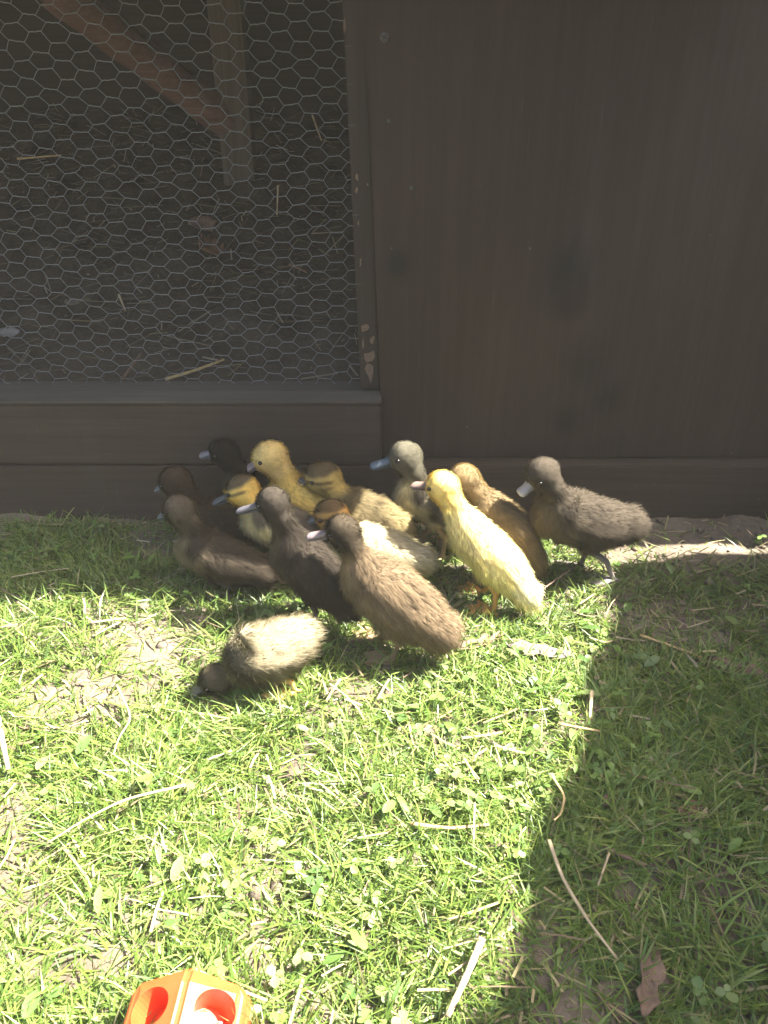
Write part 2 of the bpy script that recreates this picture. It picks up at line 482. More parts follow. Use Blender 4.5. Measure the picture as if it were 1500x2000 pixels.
# ------------------------------------------------------------------ litter inside the netted pen
lx = np.linspace(-1.99, 0.055, 150); ly = np.linspace(1.0095, 1.995, 90)
X, Y = np.meshgrid(lx, ly)
def litz(x, y):
    t = np.clip((y - 1.01) / 0.75, 0, 1.3)
    return 0.166 + 0.225 * t ** 1.1 + 0.02 * (vnoise(x, y, 7, 5) - 0.5) * sstep(1.0, 1.1, y) + 0.02 * (vnoise(x, y, 21, 6) - 0.5) * sstep(1.0, 1.08, y)
Zl = litz(X, Y) + 0.006 * (vnoise(X, Y, 70, 7) - 0.5)
i2 = np.arange(X.size).reshape(X.shape)
q = np.stack([i2[:-1, :-1], i2[:-1, 1:], i2[1:, 1:], i2[1:, :-1]], -1).reshape(-1, 4)
me = np_mesh('pen_floor', np.stack([X, Y, Zl], -1).reshape(-1, 3), q.ravel(), np.full(len(q), 4))
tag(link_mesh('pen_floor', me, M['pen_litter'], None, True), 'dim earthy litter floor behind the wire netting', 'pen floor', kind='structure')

def ribbons(P, D, L, W, bend, cols, rows=4, taper=True, twist=None, up=None):
    """many thin blades: root P, heading D (unit, 3d), length, width; bend = sideways sag vector"""
    n = len(P)
    ts = np.linspace(0, 1, rows)
    side = np.cross(D, np.array([0, 0, 1.0]))
    side /= np.linalg.norm(side, axis=1)[:, None] + 1e-9
    if twist is not None:
        nrm = np.cross(side, D)
        side = side * np.cos(twist)[:, None] + nrm * np.sin(twist)[:, None]
    V = np.zeros((n, rows, 2, 3)); C = np.zeros((n, rows, 2, 3))
    for k, t in enumerate(ts):
        c = P + D * (L * t)[:, None] + bend * (t * t)
        w = W * ((1 - 0.25 * t - 0.68 * t ** 3) if taper else 1.0) * (0.75 + 0.25 * min(1, t * 4) if taper else 1)
        V[:, k, 0] = c - side * (w / 2)[:, None]; V[:, k, 1] = c + side * (w / 2)[:, None]
        C[:, k, 0] = C[:, k, 1] = cols * ((0.85 + 0.25 * t) if taper else 1.0)
    base = (np.arange(n) * rows * 2)[:, None, None]
    k = np.arange(rows - 1)[None, :, None]
    quad = np.array([0, 1, 3, 2])[None, None, :]
    F = base + k * 2 + quad
    return V.reshape(-1, 3), F.reshape(-1), np.full(n * (rows - 1), 4), C.reshape(-1, 3)

# loose straw on the pen litter
n = 2600
px_ = RNG.uniform(-1.3, 0.05, n); py_ = 1.02 + 0.95 * RNG.random(n)
az = RNG.uniform(0, 2 * math.pi, n)
P = np.stack([px_, py_, litz(px_, py_) + 0.003 + 0.006 * RNG.random(n)], 1)
D = np.stack([np.cos(az), np.sin(az), RNG.normal(0.1, 0.22, n)], 1); D /= np.linalg.norm(D, axis=1)[:, None]
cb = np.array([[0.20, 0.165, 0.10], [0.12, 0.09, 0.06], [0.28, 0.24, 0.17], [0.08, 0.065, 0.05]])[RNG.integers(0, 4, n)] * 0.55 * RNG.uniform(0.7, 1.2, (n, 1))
v_, f_, s_, c_ = ribbons(P, D, RNG.uniform(0.015, 0.07, n), RNG.uniform(0.0012, 0.003, n), np.zeros((n, 3)), cb, 2, False, RNG.uniform(-0.6, 0.6, n))
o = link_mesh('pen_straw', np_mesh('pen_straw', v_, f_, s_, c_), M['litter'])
tag(o, 'loose dull straw scattered over the litter behind the netting', 'straw', kind='stuff')

def straw_obj(name, pix, rad, mat, label, cat, z=0.009, y=None, flat=0.42, group=None, taper=0.6):
    pts = []
    for k, p in enumerate(pix):
        if y is None:
            g = on_ground(p[0], p[1], z if len(p) < 3 else p[2])
        else:
            g = on_depth(p[0], p[1], y[k])
        pts.append(np.array(g))
    pts = np.array(pts)
    # resample smoothly
    m_ = max(6, 4 * len(pts))
    tt = np.linspace(0, len(pts) - 1, m_)
    out = np.stack([np.interp(tt, np.arange(len(pts)), pts[:, k]) for k in range(3)], 1)
    for _ in range(2):
        out[1:-1] = (out[:-2] + 2 * out[1:-1] + out[2:]) / 4
    rr = rad * (0.8 if y is None else 1.0) * (1 - (1 - taper) * np.linspace(0, 1, m_)) * (1 + 0.10 * np.sin(np.arange(m_) * 2.3))
    o = tube_obj(name, out, rr, mat, None, 7, flat)
    return tag(o, label, cat, group)
# things lying or leaning inside the pen
a = on_depth(100, -25, 1.50); b_ = on_depth(462, 252, 1.675)
tt = np.linspace(0, 1, 16)[:, None]
pp = np.array(a)[None] * (1 - tt) + np.array(b_)[None] * tt
o = tube_obj('perch_pole', pp, 0.032 * (1 + 0.05 * np.sin(np.arange(16) * 1.7)), M['pole'], None, 10)
tag(o, 'dull reddish-brown round perch pole sloping down behind the netting', 'pole')
straw_obj('straw_stalk', [(322, 741), (380, 724), (438, 702)], 0.0030, M['straw'], 'thick pale straw stalk lying on the sill edge behind the netting', 'straw', y=(1.012, 1.030, 1.05), flat=0.8)
straw_obj('straw_stalk', [(238, 742), (258, 715), (276, 690)], 0.0028, M['bark'], 'dull brown stalk standing up against the inner sill at left', 'stalk', y=(1.012, 1.03, 1.06), flat=0.8)
straw_obj('straw_stalk', [(34, 310), (120, 303)], 0.0022, M['straw'], 'yellowish straw lying level high in the netted pen at far left', 'straw', y=(1.36, 1.36), flat=0.8)
straw_obj('straw_stalk', [(232, 575), (245, 606)], 0.0017, M['straw_pale'], 'short bent pale straw low in the pen behind the netting', 'straw', y=(1.13, 1.12), flat=0.9)
straw_obj('straw_stalk', [(543, 362), (541, 420)], 0.0016, M['straw_pale'], 'thin upright straw behind the netting right of the rusty leaf clump', 'straw', y=(1.30, 1.28), flat=0.9)
straw_obj('straw_stalk', [(565, 515), (600, 532)], 0.0024, M['bark'], 'stubby brown stick low behind the netting near the batten', 'stick', y=(1.16, 1.155), flat=0.9)
straw_obj('straw_stalk', [(610, 225), (628, 275)], 0.0018, M['straw_pale'], 'pale straw leaning in the dark back corner of the pen', 'straw', y=(1.50, 1.47), flat=0.9)

def leaf_obj(name, c, size, mat, label, cat, yaw=0.0, tilt=0.3, curl=0.5, aspect=0.5, up=None):
    """a dry curled leaf or bark flake with thickness"""
    bm = bmesh.new()
    nx, ny = 9, 5
    r = random.Random(hash(label) % 9999 if False else len(label) * 31 + int(c[0] * 1000))
    grid = []
    for s in (0, 1):
        rows = []
        for i in range(nx):
            u = -1 + 2 * i / (nx - 1)
            w = max(0.25, (1 - abs(u) ** 3.5)) * r.uniform(0.55, 1.2) if s == 0 else None
            row = []
            for j in range(ny):
                vv = -1 + 2 * j / (ny - 1)
                if s == 0:
                    x = u * size; y = vv * w * size * aspect
                    z = curl * size * 0.5 * (vv * vv * 0.6 + 0.35 * u * u) + r.uniform(-1, 1) * size * 0.07
                    row.append(bm.verts.new((x, y, z)))
                else:
                    p = grid[0][i][j].co
                    row.append(bm.verts.new((p.x * 0.98, p.y * 0.98, p.z - 0.0012)))
            rows.append(row)
        grid.append(rows)
    for s in (0, 1):
        for i in range(nx - 1):
            for j in range(ny - 1):
                bm.faces.new((grid[s][i][j], grid[s][i + 1][j], grid[s][i + 1][j + 1], grid[s][i][j + 1]))
    for i in range(nx - 1):
        for j in (0, ny - 1):
            bm.faces.new((grid[0][i][j], grid[0][i + 1][j], grid[1][i + 1][j], grid[1][i][j]))
    for j in range(ny - 1):
        for i in (0, nx - 1):
            bm.faces.new((grid[0][i][j], grid[0][i][j + 1], grid[1][i][j + 1], grid[1][i][j]))
    o = bm_obj(name, bm, mat, None, True)
    o.location = c
    o.rotation_euler = (tilt, 0.1, yaw)
    return tag(o, label, cat)
c = on_depth(405, 485, 1.19)
leaf_obj('dry_leaf', c, 0.030, M['rust_leaf'], 'rusty brown curled dead leaf in the middle of the netted pen', 'leaf', 1.3, 0.9, 0.9, 0.7)
c = on_depth(395, 440, 1.22)
leaf_obj('dry_leaf', c, 0.022, M['bark'], 'dark brown curled leaf just above the rusty leaf behind netting', 'leaf', 0.5, 0.8, 0.9, 0.7)
c = on_depth(14, 652, 1.06)
leaf_obj('feather', c, 0.017, M['feather'], 'fluffy whitish feather behind the netting at the left edge', 'feather', 0.3, 0.5, 0.8, 0.55)
c = on_depth(140, 592, 1.10)
leaf_obj('dry_leaf', c, 0.011, M['grey_leaf'], 'small greyish-brown crumpled leaf low in the pen at left', 'leaf', 0.9, 0.5, 0.9, 0.6)

# ------------------------------------------------------------------ unseen fence added to cast the shadow at right
fence = bpy.data.objects.new('shadow_fence', None)
COL.objects.link(fence)
tag(fence, 'unseen brown board fence added right of the lawn to cast the shadow over the grass', 'fence')
f0, f1 = Vector((0.955, 0.905)), Vector((0.955 - 0.25 * 2.45, 0.905 - 0.56 * 2.45))
fl = (f1 - f0).length; fd = (f1 - f0) / fl
fence.location = (f0.x, f0.y, 0)
fence.rotation_euler = (0, 0, math.atan2(fd.y, fd.x))
bm = bmesh.new(); add_box(bm, 0, 0.104, -0.009, 0.009, -0.03, 0.90, 0.002)
board0 = bm_obj('board', bm, M['fence'], fence)
nb = int(fl / 0.1)
for k in range(nb):
    o = board0 if k == 0 else board0.copy()
    if k: COL.objects.link(o); o.parent = fence
    o.location = (k * 0.1, 0.010 * (k % 2) * 1.9, 0.006 * math.sin(k * 2.7))
for z in (0.2, 0.7):
    bm = bmesh.new(); add_box(bm, 0.01, fl - 0.02, 0.0295, 0.058, z, z + 0.06, 0.002)
    bm_obj('rail', bm, M['fence'], fence)
for x in (0.05, fl * 0.5, fl - 0.1):
    bm = bmesh.new(); add_box(bm, x, x + 0.06, 0.059, 0.12, -0.03, 0.93, 0.003)
    bm_obj('post', bm, M['fence'], fence)

# ------------------------------------------------------------------ lawn
def gauss(x, y, px, py, sx, sy):
    g = on_ground(px, py)
    return np.exp(-((x - g.x) / sx) ** 2 - ((y - g.y) / sy) ** 2)
def grass_density(x, y):
    d = 0.30 + 0.95 * sstep(0.28, 0.70, vnoise(x, y, 13, 1) * 0.6 + vnoise(x, y, 31, 2) * 0.4)
    d *= 1 - 0.92 * gauss(x, y, 230, 1235, 0.15, 0.06)
    d *= 1 - 0.70 * gauss(x, y, 320, 1290, 0.05, 0.03)
    d *= 1 - 0.80 * gauss(x, y, 290, 1060, 0.09, 0.05)
    d *= 1 - 0.97 * gauss(x, y, 1420, 1095, 0.17, 0.05)
    d *= 1 - 0.85 * gauss(x, y, 1330, 1200, 0.10, 0.05)
    d *= 1 - 0.75 * gauss(x, y, 1060, 1265, 0.07, 0.022)
    d *= 1 - 0.60 * gauss(x, y, 1200, 1130, 0.03, 0.03)
    d *= 1 - 0.6 * gauss(x, y, 650, 1640, 0.035, 0.02)
    d *= 1 - 0.8 * gauss(x, y, 130, 1870, 0.045, 0.025)
    d *= 1 - 0.5 * gauss(x, y, 550, 1720, 0.03, 0.03)
    d *= 1 - 0.5 * gauss(x, y, 900, 1800, 0.04, 0.04)
    d *= 1 - 0.65 * gauss(x, y, 800, 1060, 0.30, 0.06)
    d *= 1 - 0.95 * sstep(0.79, 0.84, y) * sstep(0.22, 0.30, x)
    d *= 1 - 0.7 * gauss(x, y, 200, 1400, 0.08, 0.06)
    d *= 1 - 0.6 * gauss(x, y, 60, 1760, 0.04, 0.03)
    d *= 1 - 0.7 * gauss(x, y, 250, 1890, 0.03, 0.02)
    d *= 1 - 0.5 * gauss(x, y, 480, 1600, 0.04, 0.02)
    d += 1.0 * gauss(x, y, 70, 1090, 0.05, 0.04) + 0.6 * gauss(x, y, 1120, 1130, 0.03, 0.03)
    d *= 1 - sstep(0.905, 0.92, y)
    fx, fy = -0.125, 0.225
    d *= 1 - np.where((np.abs(x - fx) < 0.036) & (np.abs(y - fy) < 0.045), 1, 0)
    return np.clip(d, 0, 1.6)
def scatter(n, x0, x1, y0, y1, dens):
    x = RNG.uniform(x0, x1, n); y = RNG.uniform(y0, y1, n)
    keep = RNG.random(n) < dens(x, y) / 1.6
    return x[keep], y[keep]
GREENS = np.array([[0.090, 0.150, 0.026], [0.125, 0.190, 0.034], [0.160, 0.220, 0.046], [0.068, 0.120, 0.024], [0.200, 0.230, 0.065], [0.26, 0.235, 0.11]])
def make_grass(name, n, x0, x1, y0, y1, lmin, lmax, wmin, wmax, label):
    x, y = scatter(n, x0, x1, y0, y1, grass_density)
    k = len(x)
    # tufts: pull blades towards tuft centres and share a heading
    cell = 0.021
    tx = (np.floor(x / cell) + 0.5 + 0.7 * (vnoise(np.floor(x / cell), np.floor(y / cell), 1.7, 8) - 0.5)) * cell
    ty = (np.floor(y / cell) + 0.5 + 0.7 * (vnoise(np.floor(x / cell), np.floor(y / cell), 2.3, 9) - 0.5)) * cell
    pull = RNG.uniform(0.0, 0.75, k)
    ox, oy = x - tx, y - ty
    x = x - ox * pull; y = y - oy * pull
    az = np.arctan2(oy, ox) + RNG.normal(0, 0.9, k)
    lean = np.clip(RNG.normal(0.95, 0.38, k), 0.1, 1.5)           # from upright
    D = np.stack([np.cos(az) * np.sin(lean), np.sin(az) * np.sin(lean), np.cos(lean)], 1)
    L = RNG.uniform(lmin, lmax, k) * (0.55 + 0.6 * vnoise(x, y, 9, 10))
    W = RNG.uniform(wmin, wmax, k)
    bend = np.stack([np.cos(az), np.sin(az), -1.0 + 0 * az], 1) * (L * RNG.uniform(0.05, 0.42, k))[:, None]
    P = np.stack([x, y, gz(x, y) - 0.002], 1)
    # keep tips above the soil
    tipz = P[:, 2] + D[:, 2] * L + bend[:, 2]
    lift = np.clip(gz(x, y) + 0.003 - tipz, 0, None)
    bend[:, 2] += lift
    cidx = RNG.choice(len(GREENS), k, p=[0.24, 0.27, 0.22, 0.13, 0.10, 0.04])
    cols = GREENS[cidx] * RNG.uniform(0.75, 1.25, (k, 1)) * (0.8 + 0.4 * vnoise(x, y, 6, 12))[:, None]
    v_, f_, s_, c_ = ribbons(P, D, L, W, bend, cols, 3, True, RNG.normal(0, 0.5, k))
    o = link_mesh(name, np_mesh(name, v_, f_, s_, c_), M['grass'], None, True)
    tag(o, label, 'grass', kind='stuff')
    return o
make_grass('lawn_grass', 520000, -0.85, 0.95, 0.02, 0.925, 0.014, 0.047, 0.0011, 0.0027, 'short patchy green grass growing on the soil in front of the duck house')
make_grass('lawn_grass', 30000, -2.6, 2.6, -1.9, 0.019, 0.02, 0.05, 0.002, 0.004, 'short green grass continuing towards and behind the viewer')
# outer lawn left and right of the picture
_gd = grass_density
def od(x, y):
    return _gd(x, y) * np.where((x > -0.85) & (x < 0.95), 0, 1)
grass_density = od
make_grass('lawn_grass', 30000, -2.6, 2.6, 0.02, 0.925, 0.02, 0.05, 0.002, 0.004, 'short green grass at either side of the picture along the house')
grass_density = _gd

# clover and other small broad leaves
def leaves(n):
    x, y = scatter(n, -0.75, 0.85, 0.05, 0.90, lambda x, y: np.clip(grass_density(x, y) * (0.25 + 1.3 * sstep(0.45, 0.75, vnoise(x, y, 8, 14))), 0, 1.6))
    k = len(x)
    V, F, S, Cc = [], [], [], []
    base = 0
    prof = [(-1.0, 0.0), (-0.75, 0.52), (-0.2, 0.95), (0.35, 0.9), (0.8, 0.5), (1.0, 0.0)]
    for i in range(k):
        three = random.random() < 0.55
        h = random.uniform(0.006, 0.020)
        c0 = np.array([x[i], y[i], float(gz(x[i], y[i])) + h])
        a0 = random.uniform(0, 6.283)
        col0 = np.array(random.choice([(0.095, 0.165, 0.034), (0.12, 0.195, 0.04), (0.07, 0.13, 0.030), (0.165, 0.22, 0.07)])) * random.uniform(0.8, 1.25)
        m_ = 3 if three else 1
        for q_ in range(m_):
            a = a0 + q_ * 2.094
            ln = random.uniform(0.0026, 0.0046) if three else random.uniform(0.004, 0.0115)
            wd = ln * (random.uniform(0.75, 0.95) if three else random.uniform(0.25, 0.5))
            d = np.array([math.cos(a), math.sin(a), random.uniform(-0.35, 0.35)]); d /= np.linalg.norm(d)
            s = np.array([-math.sin(a), math.cos(a), random.uniform(-0.3, 0.3)])
            c = c0 + d * ln * 1.02
            up = np.cross(d, s)
            mids, ls, rs = [], [], []
            for (u, w) in prof:
                p = c + d * u * ln + up * (-0.18 * u * u * ln)
                mids.append(p - up * 0.18 * wd * w)
                ls.append(p - s * w * wd); rs.append(p + s * w * wd)
            V.extend([mids[0]]); 
            for t in range(1, 5): V.extend([ls[t], mids[t], rs[t]])
            V.append(mids[5])
            F.extend([base, base + 1, base + 2, base, base + 2, base + 3]); S += [3, 3]
            for t in range(3):
                b0 = base + 1 + 3 * t
                F.extend([b0, b0 + 3, b0 + 4, b0 + 1, b0 + 1, b0 + 4, b0 + 5, b0 + 2]); S += [4, 4]
            b0 = base + 10
            F.extend([b0, b0 + 3, b0 + 1, b0 + 1, b0 + 3, b0 + 2]); S += [3, 3]
            Cc.extend([col0 * random.uniform(0.9, 1.1)] * 14)
            base += 14
        # petiole
        r = np.array([x[i] + random.uniform(-.006, .006), y[i] + random.uniform(-.006, .006), float(gz(x[i], y[i])) - 0.001])
        s = np.array([0.0006, 0, 0])
        V.extend([r - s, r + s, c0 + s, c0 - s]); F.extend([base, base + 1, base + 2, base + 3]); S.append(4)
        Cc.extend([col0 * 0.9] * 4); base += 4
    me = np_mesh('clover', np.array(V), np.array(F), np.array(S), np.array(Cc))
    o = link_mesh('clover', me, M['leafy'], None, True)
    tag(o, 'small clover and weed leaves mixed into the grass', 'clover', kind='stuff')
leaves(3400)

# fine dead bits: straw crumbs, dry blades, clods
n = 3600
x = RNG.uniform(-0.85, 0.95, n); y = RNG.uniform(0.03, 0.915, n)
az = RNG.uniform(0, 6.283, n)
D = np.stack([np.cos(az), np.sin(az), RNG.normal(0.03, 0.12, n)], 1); D /= np.linalg.norm(D, axis=1)[:, None]
P = np.stack([x, y, gz(x, y) + RNG.uniform(0.002, 0.012, n)], 1)
cb = np.array([[0.24, 0.19, 0.10], [0.17, 0.13, 0.075], [0.27, 0.23, 0.145], [0.14, 0.10, 0.065], [0.27, 0.23, 0.11]])[RNG.integers(0, 5, n)] * RNG.uniform(0.7, 1.15, (n, 1))
L = RNG.gamma(2.2, 0.008, n) + 0.004
bend = np.stack([-np.sin(az), np.cos(az), 0 * az], 1) * (L * RNG.normal(0, 0.12, n))[:, None]
v_, f_, s_, c_ = ribbons(P, D, L, RNG.uniform(0.0008, 0.0024, n), bend, cb, 3, False, RNG.uniform(-0.7, 0.7, n))
tag(link_mesh('dead_grass', np_mesh('dead_grass', v_, f_, s_, c_), M['litter']), 'dead grass and straw crumbs strewn through the lawn', 'dead grass', kind='stuff')
# soil crumbs
n = 3800
bm = bmesh.new(); bmesh.ops.create_icosphere(bm, subdivisions=1, radius=1.0)
iv = np.array([v.co[:] for v in bm.verts]); iff = np.array([[v.index for v in f.verts] for f in bm.faces]); bm.free()
x = RNG.uniform(-0.85, 0.95, n); y = RNG.uniform(0.05, 0.92, n)
s = RNG.gamma(2.0, 0.0011, n) + 0.0008
jit = RNG.uniform(0.65, 1.3, (n, len(iv), 1))
V = iv[None] * jit * (s[:, None] * np.ones(3))[:, None, :] * np.array([1, 1, 0.7]) + np.stack([x, y, gz(x, y) + s * 0.2], 1)[:, None, :]
F = iff[None] + (np.arange(n) * len(iv))[:, None, None]
me = np_mesh('soil_crumbs', V.reshape(-1, 3), F.reshape(-1), np.full(n * len(iff), 3))
tag(link_mesh('soil_crumbs', me, M['soil']), 'crumbs of dry soil lying on the bare patches', 'soil', kind='stuff')

# ------------------------------------------------------------------ single straws, sticks and dry leaves in the grass
S_ = straw_obj
S_('straw_stalk', [(1072, 1640, .030), (1098, 1715, .026), (1150, 1800, .02), (1205, 1872, .014)], 0.0021, M['straw_pale'], 'long pale straw crossing from sunlit grass into the shade, lower right', 'straw')
S_('stick', [(942, 1832, .018), (912, 1905, .016), (874, 1985, .014)], 0.0036, M['straw_pale'], 'thick bleached stick lying in the sunny grass near the bottom edge', 'stick', taper=0.75)
S_('straw_stalk', [(1250, 1240), (1330, 1268), (1405, 1296)], 0.0030, M['straw'], 'broad yellow straw in the shade below the lit soil strip', 'straw', flat=0.4)
S_('straw_stalk', [(1090, 1413), (1172, 1428)], 0.0024, M['straw'], 'short yellow straw touching the edge of the shadow', 'straw', z=0.02)
S_('straw_stalk', [(1156, 1350), (1152, 1402)], 0.0026, M['straw_pale'], 'short whitish upright scrap of straw beside the shadow edge', 'straw', z=0.022)
S_('straw_stalk', [(800, 1608), (880, 1618), (955, 1610)], 0.0026, M['straw'], 'flat beige straw lying level in the sunny grass centre right', 'straw', z=0.012, flat=0.4)
S_('straw_stalk', [(927, 1568), (925, 1640)], 0.0013, M['straw_pale'], 'thin straw crossing over the flat beige straw', 'straw', z=0.02)
S_('straw_stalk', [(362, 1533, .02), (245, 1560, .018), (165, 1600, .014), (90, 1648, .01)], 0.0019, M['straw_pale'], 'long curved pale straw in the grass at left', 'straw')
S_('straw_stalk', [(-6, 1400), (6, 1455), (16, 1503)], 0.0042, M['straw_pale'], 'thick pale straw cut by the left edge of the picture', 'straw', flat=0.5)
S_('straw_stalk', [(228, 1338), (258, 1402), (232, 1440), (222, 1472)], 0.0016, M['straw_pale'], 'bent pale rootlet on the bare soil at left', 'root')
S_('straw_stalk', [(176, 1216), (246, 1207)], 0.0026, M['straw_pale'], 'upper of two pale straws on the bare soil at left', 'straw', z=0.014, flat=0.4)
S_('straw_stalk', [(180, 1242), (242, 1211)], 0.0024, M['straw_pale'], 'lower slanting one of two pale straws on bare soil at left', 'straw', z=0.010, flat=0.4)
S_('straw_stalk', [(905, 1480), (918, 1500), (936, 1522)], 0.0018, M['straw'], 'small bent yellow straw in the sunny grass left of the shadow edge', 'straw', z=0.02)
S_('straw_stalk', [(1076, 1512), (1104, 1555), (1096, 1590), (1082, 1602)], 0.0016, M['straw'], 'hooked yellow stem right at the shadow edge', 'stem', z=0.026)
S_('twig', [(1058, 1152, .012), (1100, 1122, .02), (1142, 1092, .03)], 0.0016, M['bark'], 'thin brown twig in the grass left of the grey duckling\'s feet', 'twig')
S_('twig', [(1352, 1192), (1396, 1187)], 0.0014, M['straw_pale'], 'upper of two thin white twigs in the shade at right', 'twig')
S_('twig', [(1342, 1226), (1392, 1210)], 0.0014, M['straw_pale'], 'lower slanting one of two thin white twigs in the shade at right', 'twig')
S_('twig', [(1336, 1083, .03), (1340, 1112, .004)], 0.0015, M['straw'], 'tiny upright straw stub on the lit soil strip at right', 'twig')
S_('straw_stalk', [(1190, 1665), (1168, 1730)], 0.0014, M['straw_pale'], 'thin pale straw in the shaded grass beside the long straw', 'straw', z=0.016)
S_('stick', [(1178, 1655), (1262, 1690)], 0.0030, M['bark'], 'brown stick in the shaded grass right of the long straw', 'stick', z=0.01, flat=0.5)
g = on_ground(940, 1256, 0.005)
leaf_obj('bark_strip', g, 0.034, M['bark'], 'brown strip of bark on the grass behind the brown duckling\'s tail', 'bark', 0.55, 0.1, 0.35, 0.2)
g = on_ground(1052, 1272, 0.008)
leaf_obj('dry_leaf', g, 0.034, M['grey_leaf'], 'flat grey dead leaf on the bare patch below the yellow duckling', 'leaf', -0.1, 0.05, 0.2, 0.3)
g = on_ground(1450, 1318, 0.004)
leaf_obj('dry_leaf', g, 0.038, M['bark'], 'brown crumpled leaf in the shade at the right edge', 'leaf', -0.35, 0.25, 0.5, 0.35)
g = on_ground(1215, 1545, 0.003)
leaf_obj('bark_strip', g, 0.030, M['bark'], 'brown bark flake in the shaded grass near the shadow edge', 'bark', 0.7, 0.2, 0.4, 0.28)
g = on_ground(1268, 1920, 0.003)
leaf_obj('bark_strip', g, 0.027, M['bark'], 'dark reddish bark piece in the shade at the lower right', 'bark', 1.1, 0.15, 0.4, 0.3)
g = on_ground(1345, 1580, 0.004)
leaf_obj('dry_leaf', g, 0.016, M['rust_leaf'], 'small reddish leaf in the shaded grass at right', 'leaf', 0.5, 0.3, 0.5, 0.3)
# ------------------------------------------------------------------ ducklings
def spheres_mesh(items):
    """items: (centre, radii(3), rot3x3) -> joined closed spheres"""
    bm = bmesh.new()
    for c, r, rot in items:
        mt = Matrix.Translation(c) @ rot.to_4x4() @ Matrix.Diagonal((*r, 1))
        bmesh.ops.create_icosphere(bm, subdivisions=2, radius=1.0, matrix=mt)
    me = bpy.data.meshes.new('tmp'); bm.to_mesh(me); bm.free()
    return me
def cat_rom(pts, vals, n):
    pts = [np.array(p, float) for p in pts]
    P = [2 * pts[0] - pts[1]] + pts + [2 * pts[-1] - pts[-2]]
    Vv = [vals[0]] + list(vals) + [vals[-1]]
    out, ov = [], []
    m_ = len(pts) - 1
    for s in np.linspace(0, m_ - 1e-6, n):
        i = int(s); t = s - i
        p0, p1, p2, p3 = P[i:i + 4]
        out.append(0.5 * ((2 * p1) + (-p0 + p2) * t + (2 * p0 - 5 * p1 + 4 * p2 - p3) * t * t + (-p0 + 3 * p1 - 3 * p2 + p3) * t ** 3))
        tt = t * t * (3 - 2 * t)
        ov.append(Vv[i + 1] * (1 - tt) + Vv[i + 2] * tt)
    return np.array(out), np.array(ov)

def frame_from(fwd):
    f = Vector(fwd).normalized()
    s = f.cross(Vector((0, 0, 1))).normalized()      # right-hand side of the bird
    u = s.cross(f).normalized()
    return f, s, u
def rotm(f, s, u):
    return Matrix((f, s, u)).transposed()

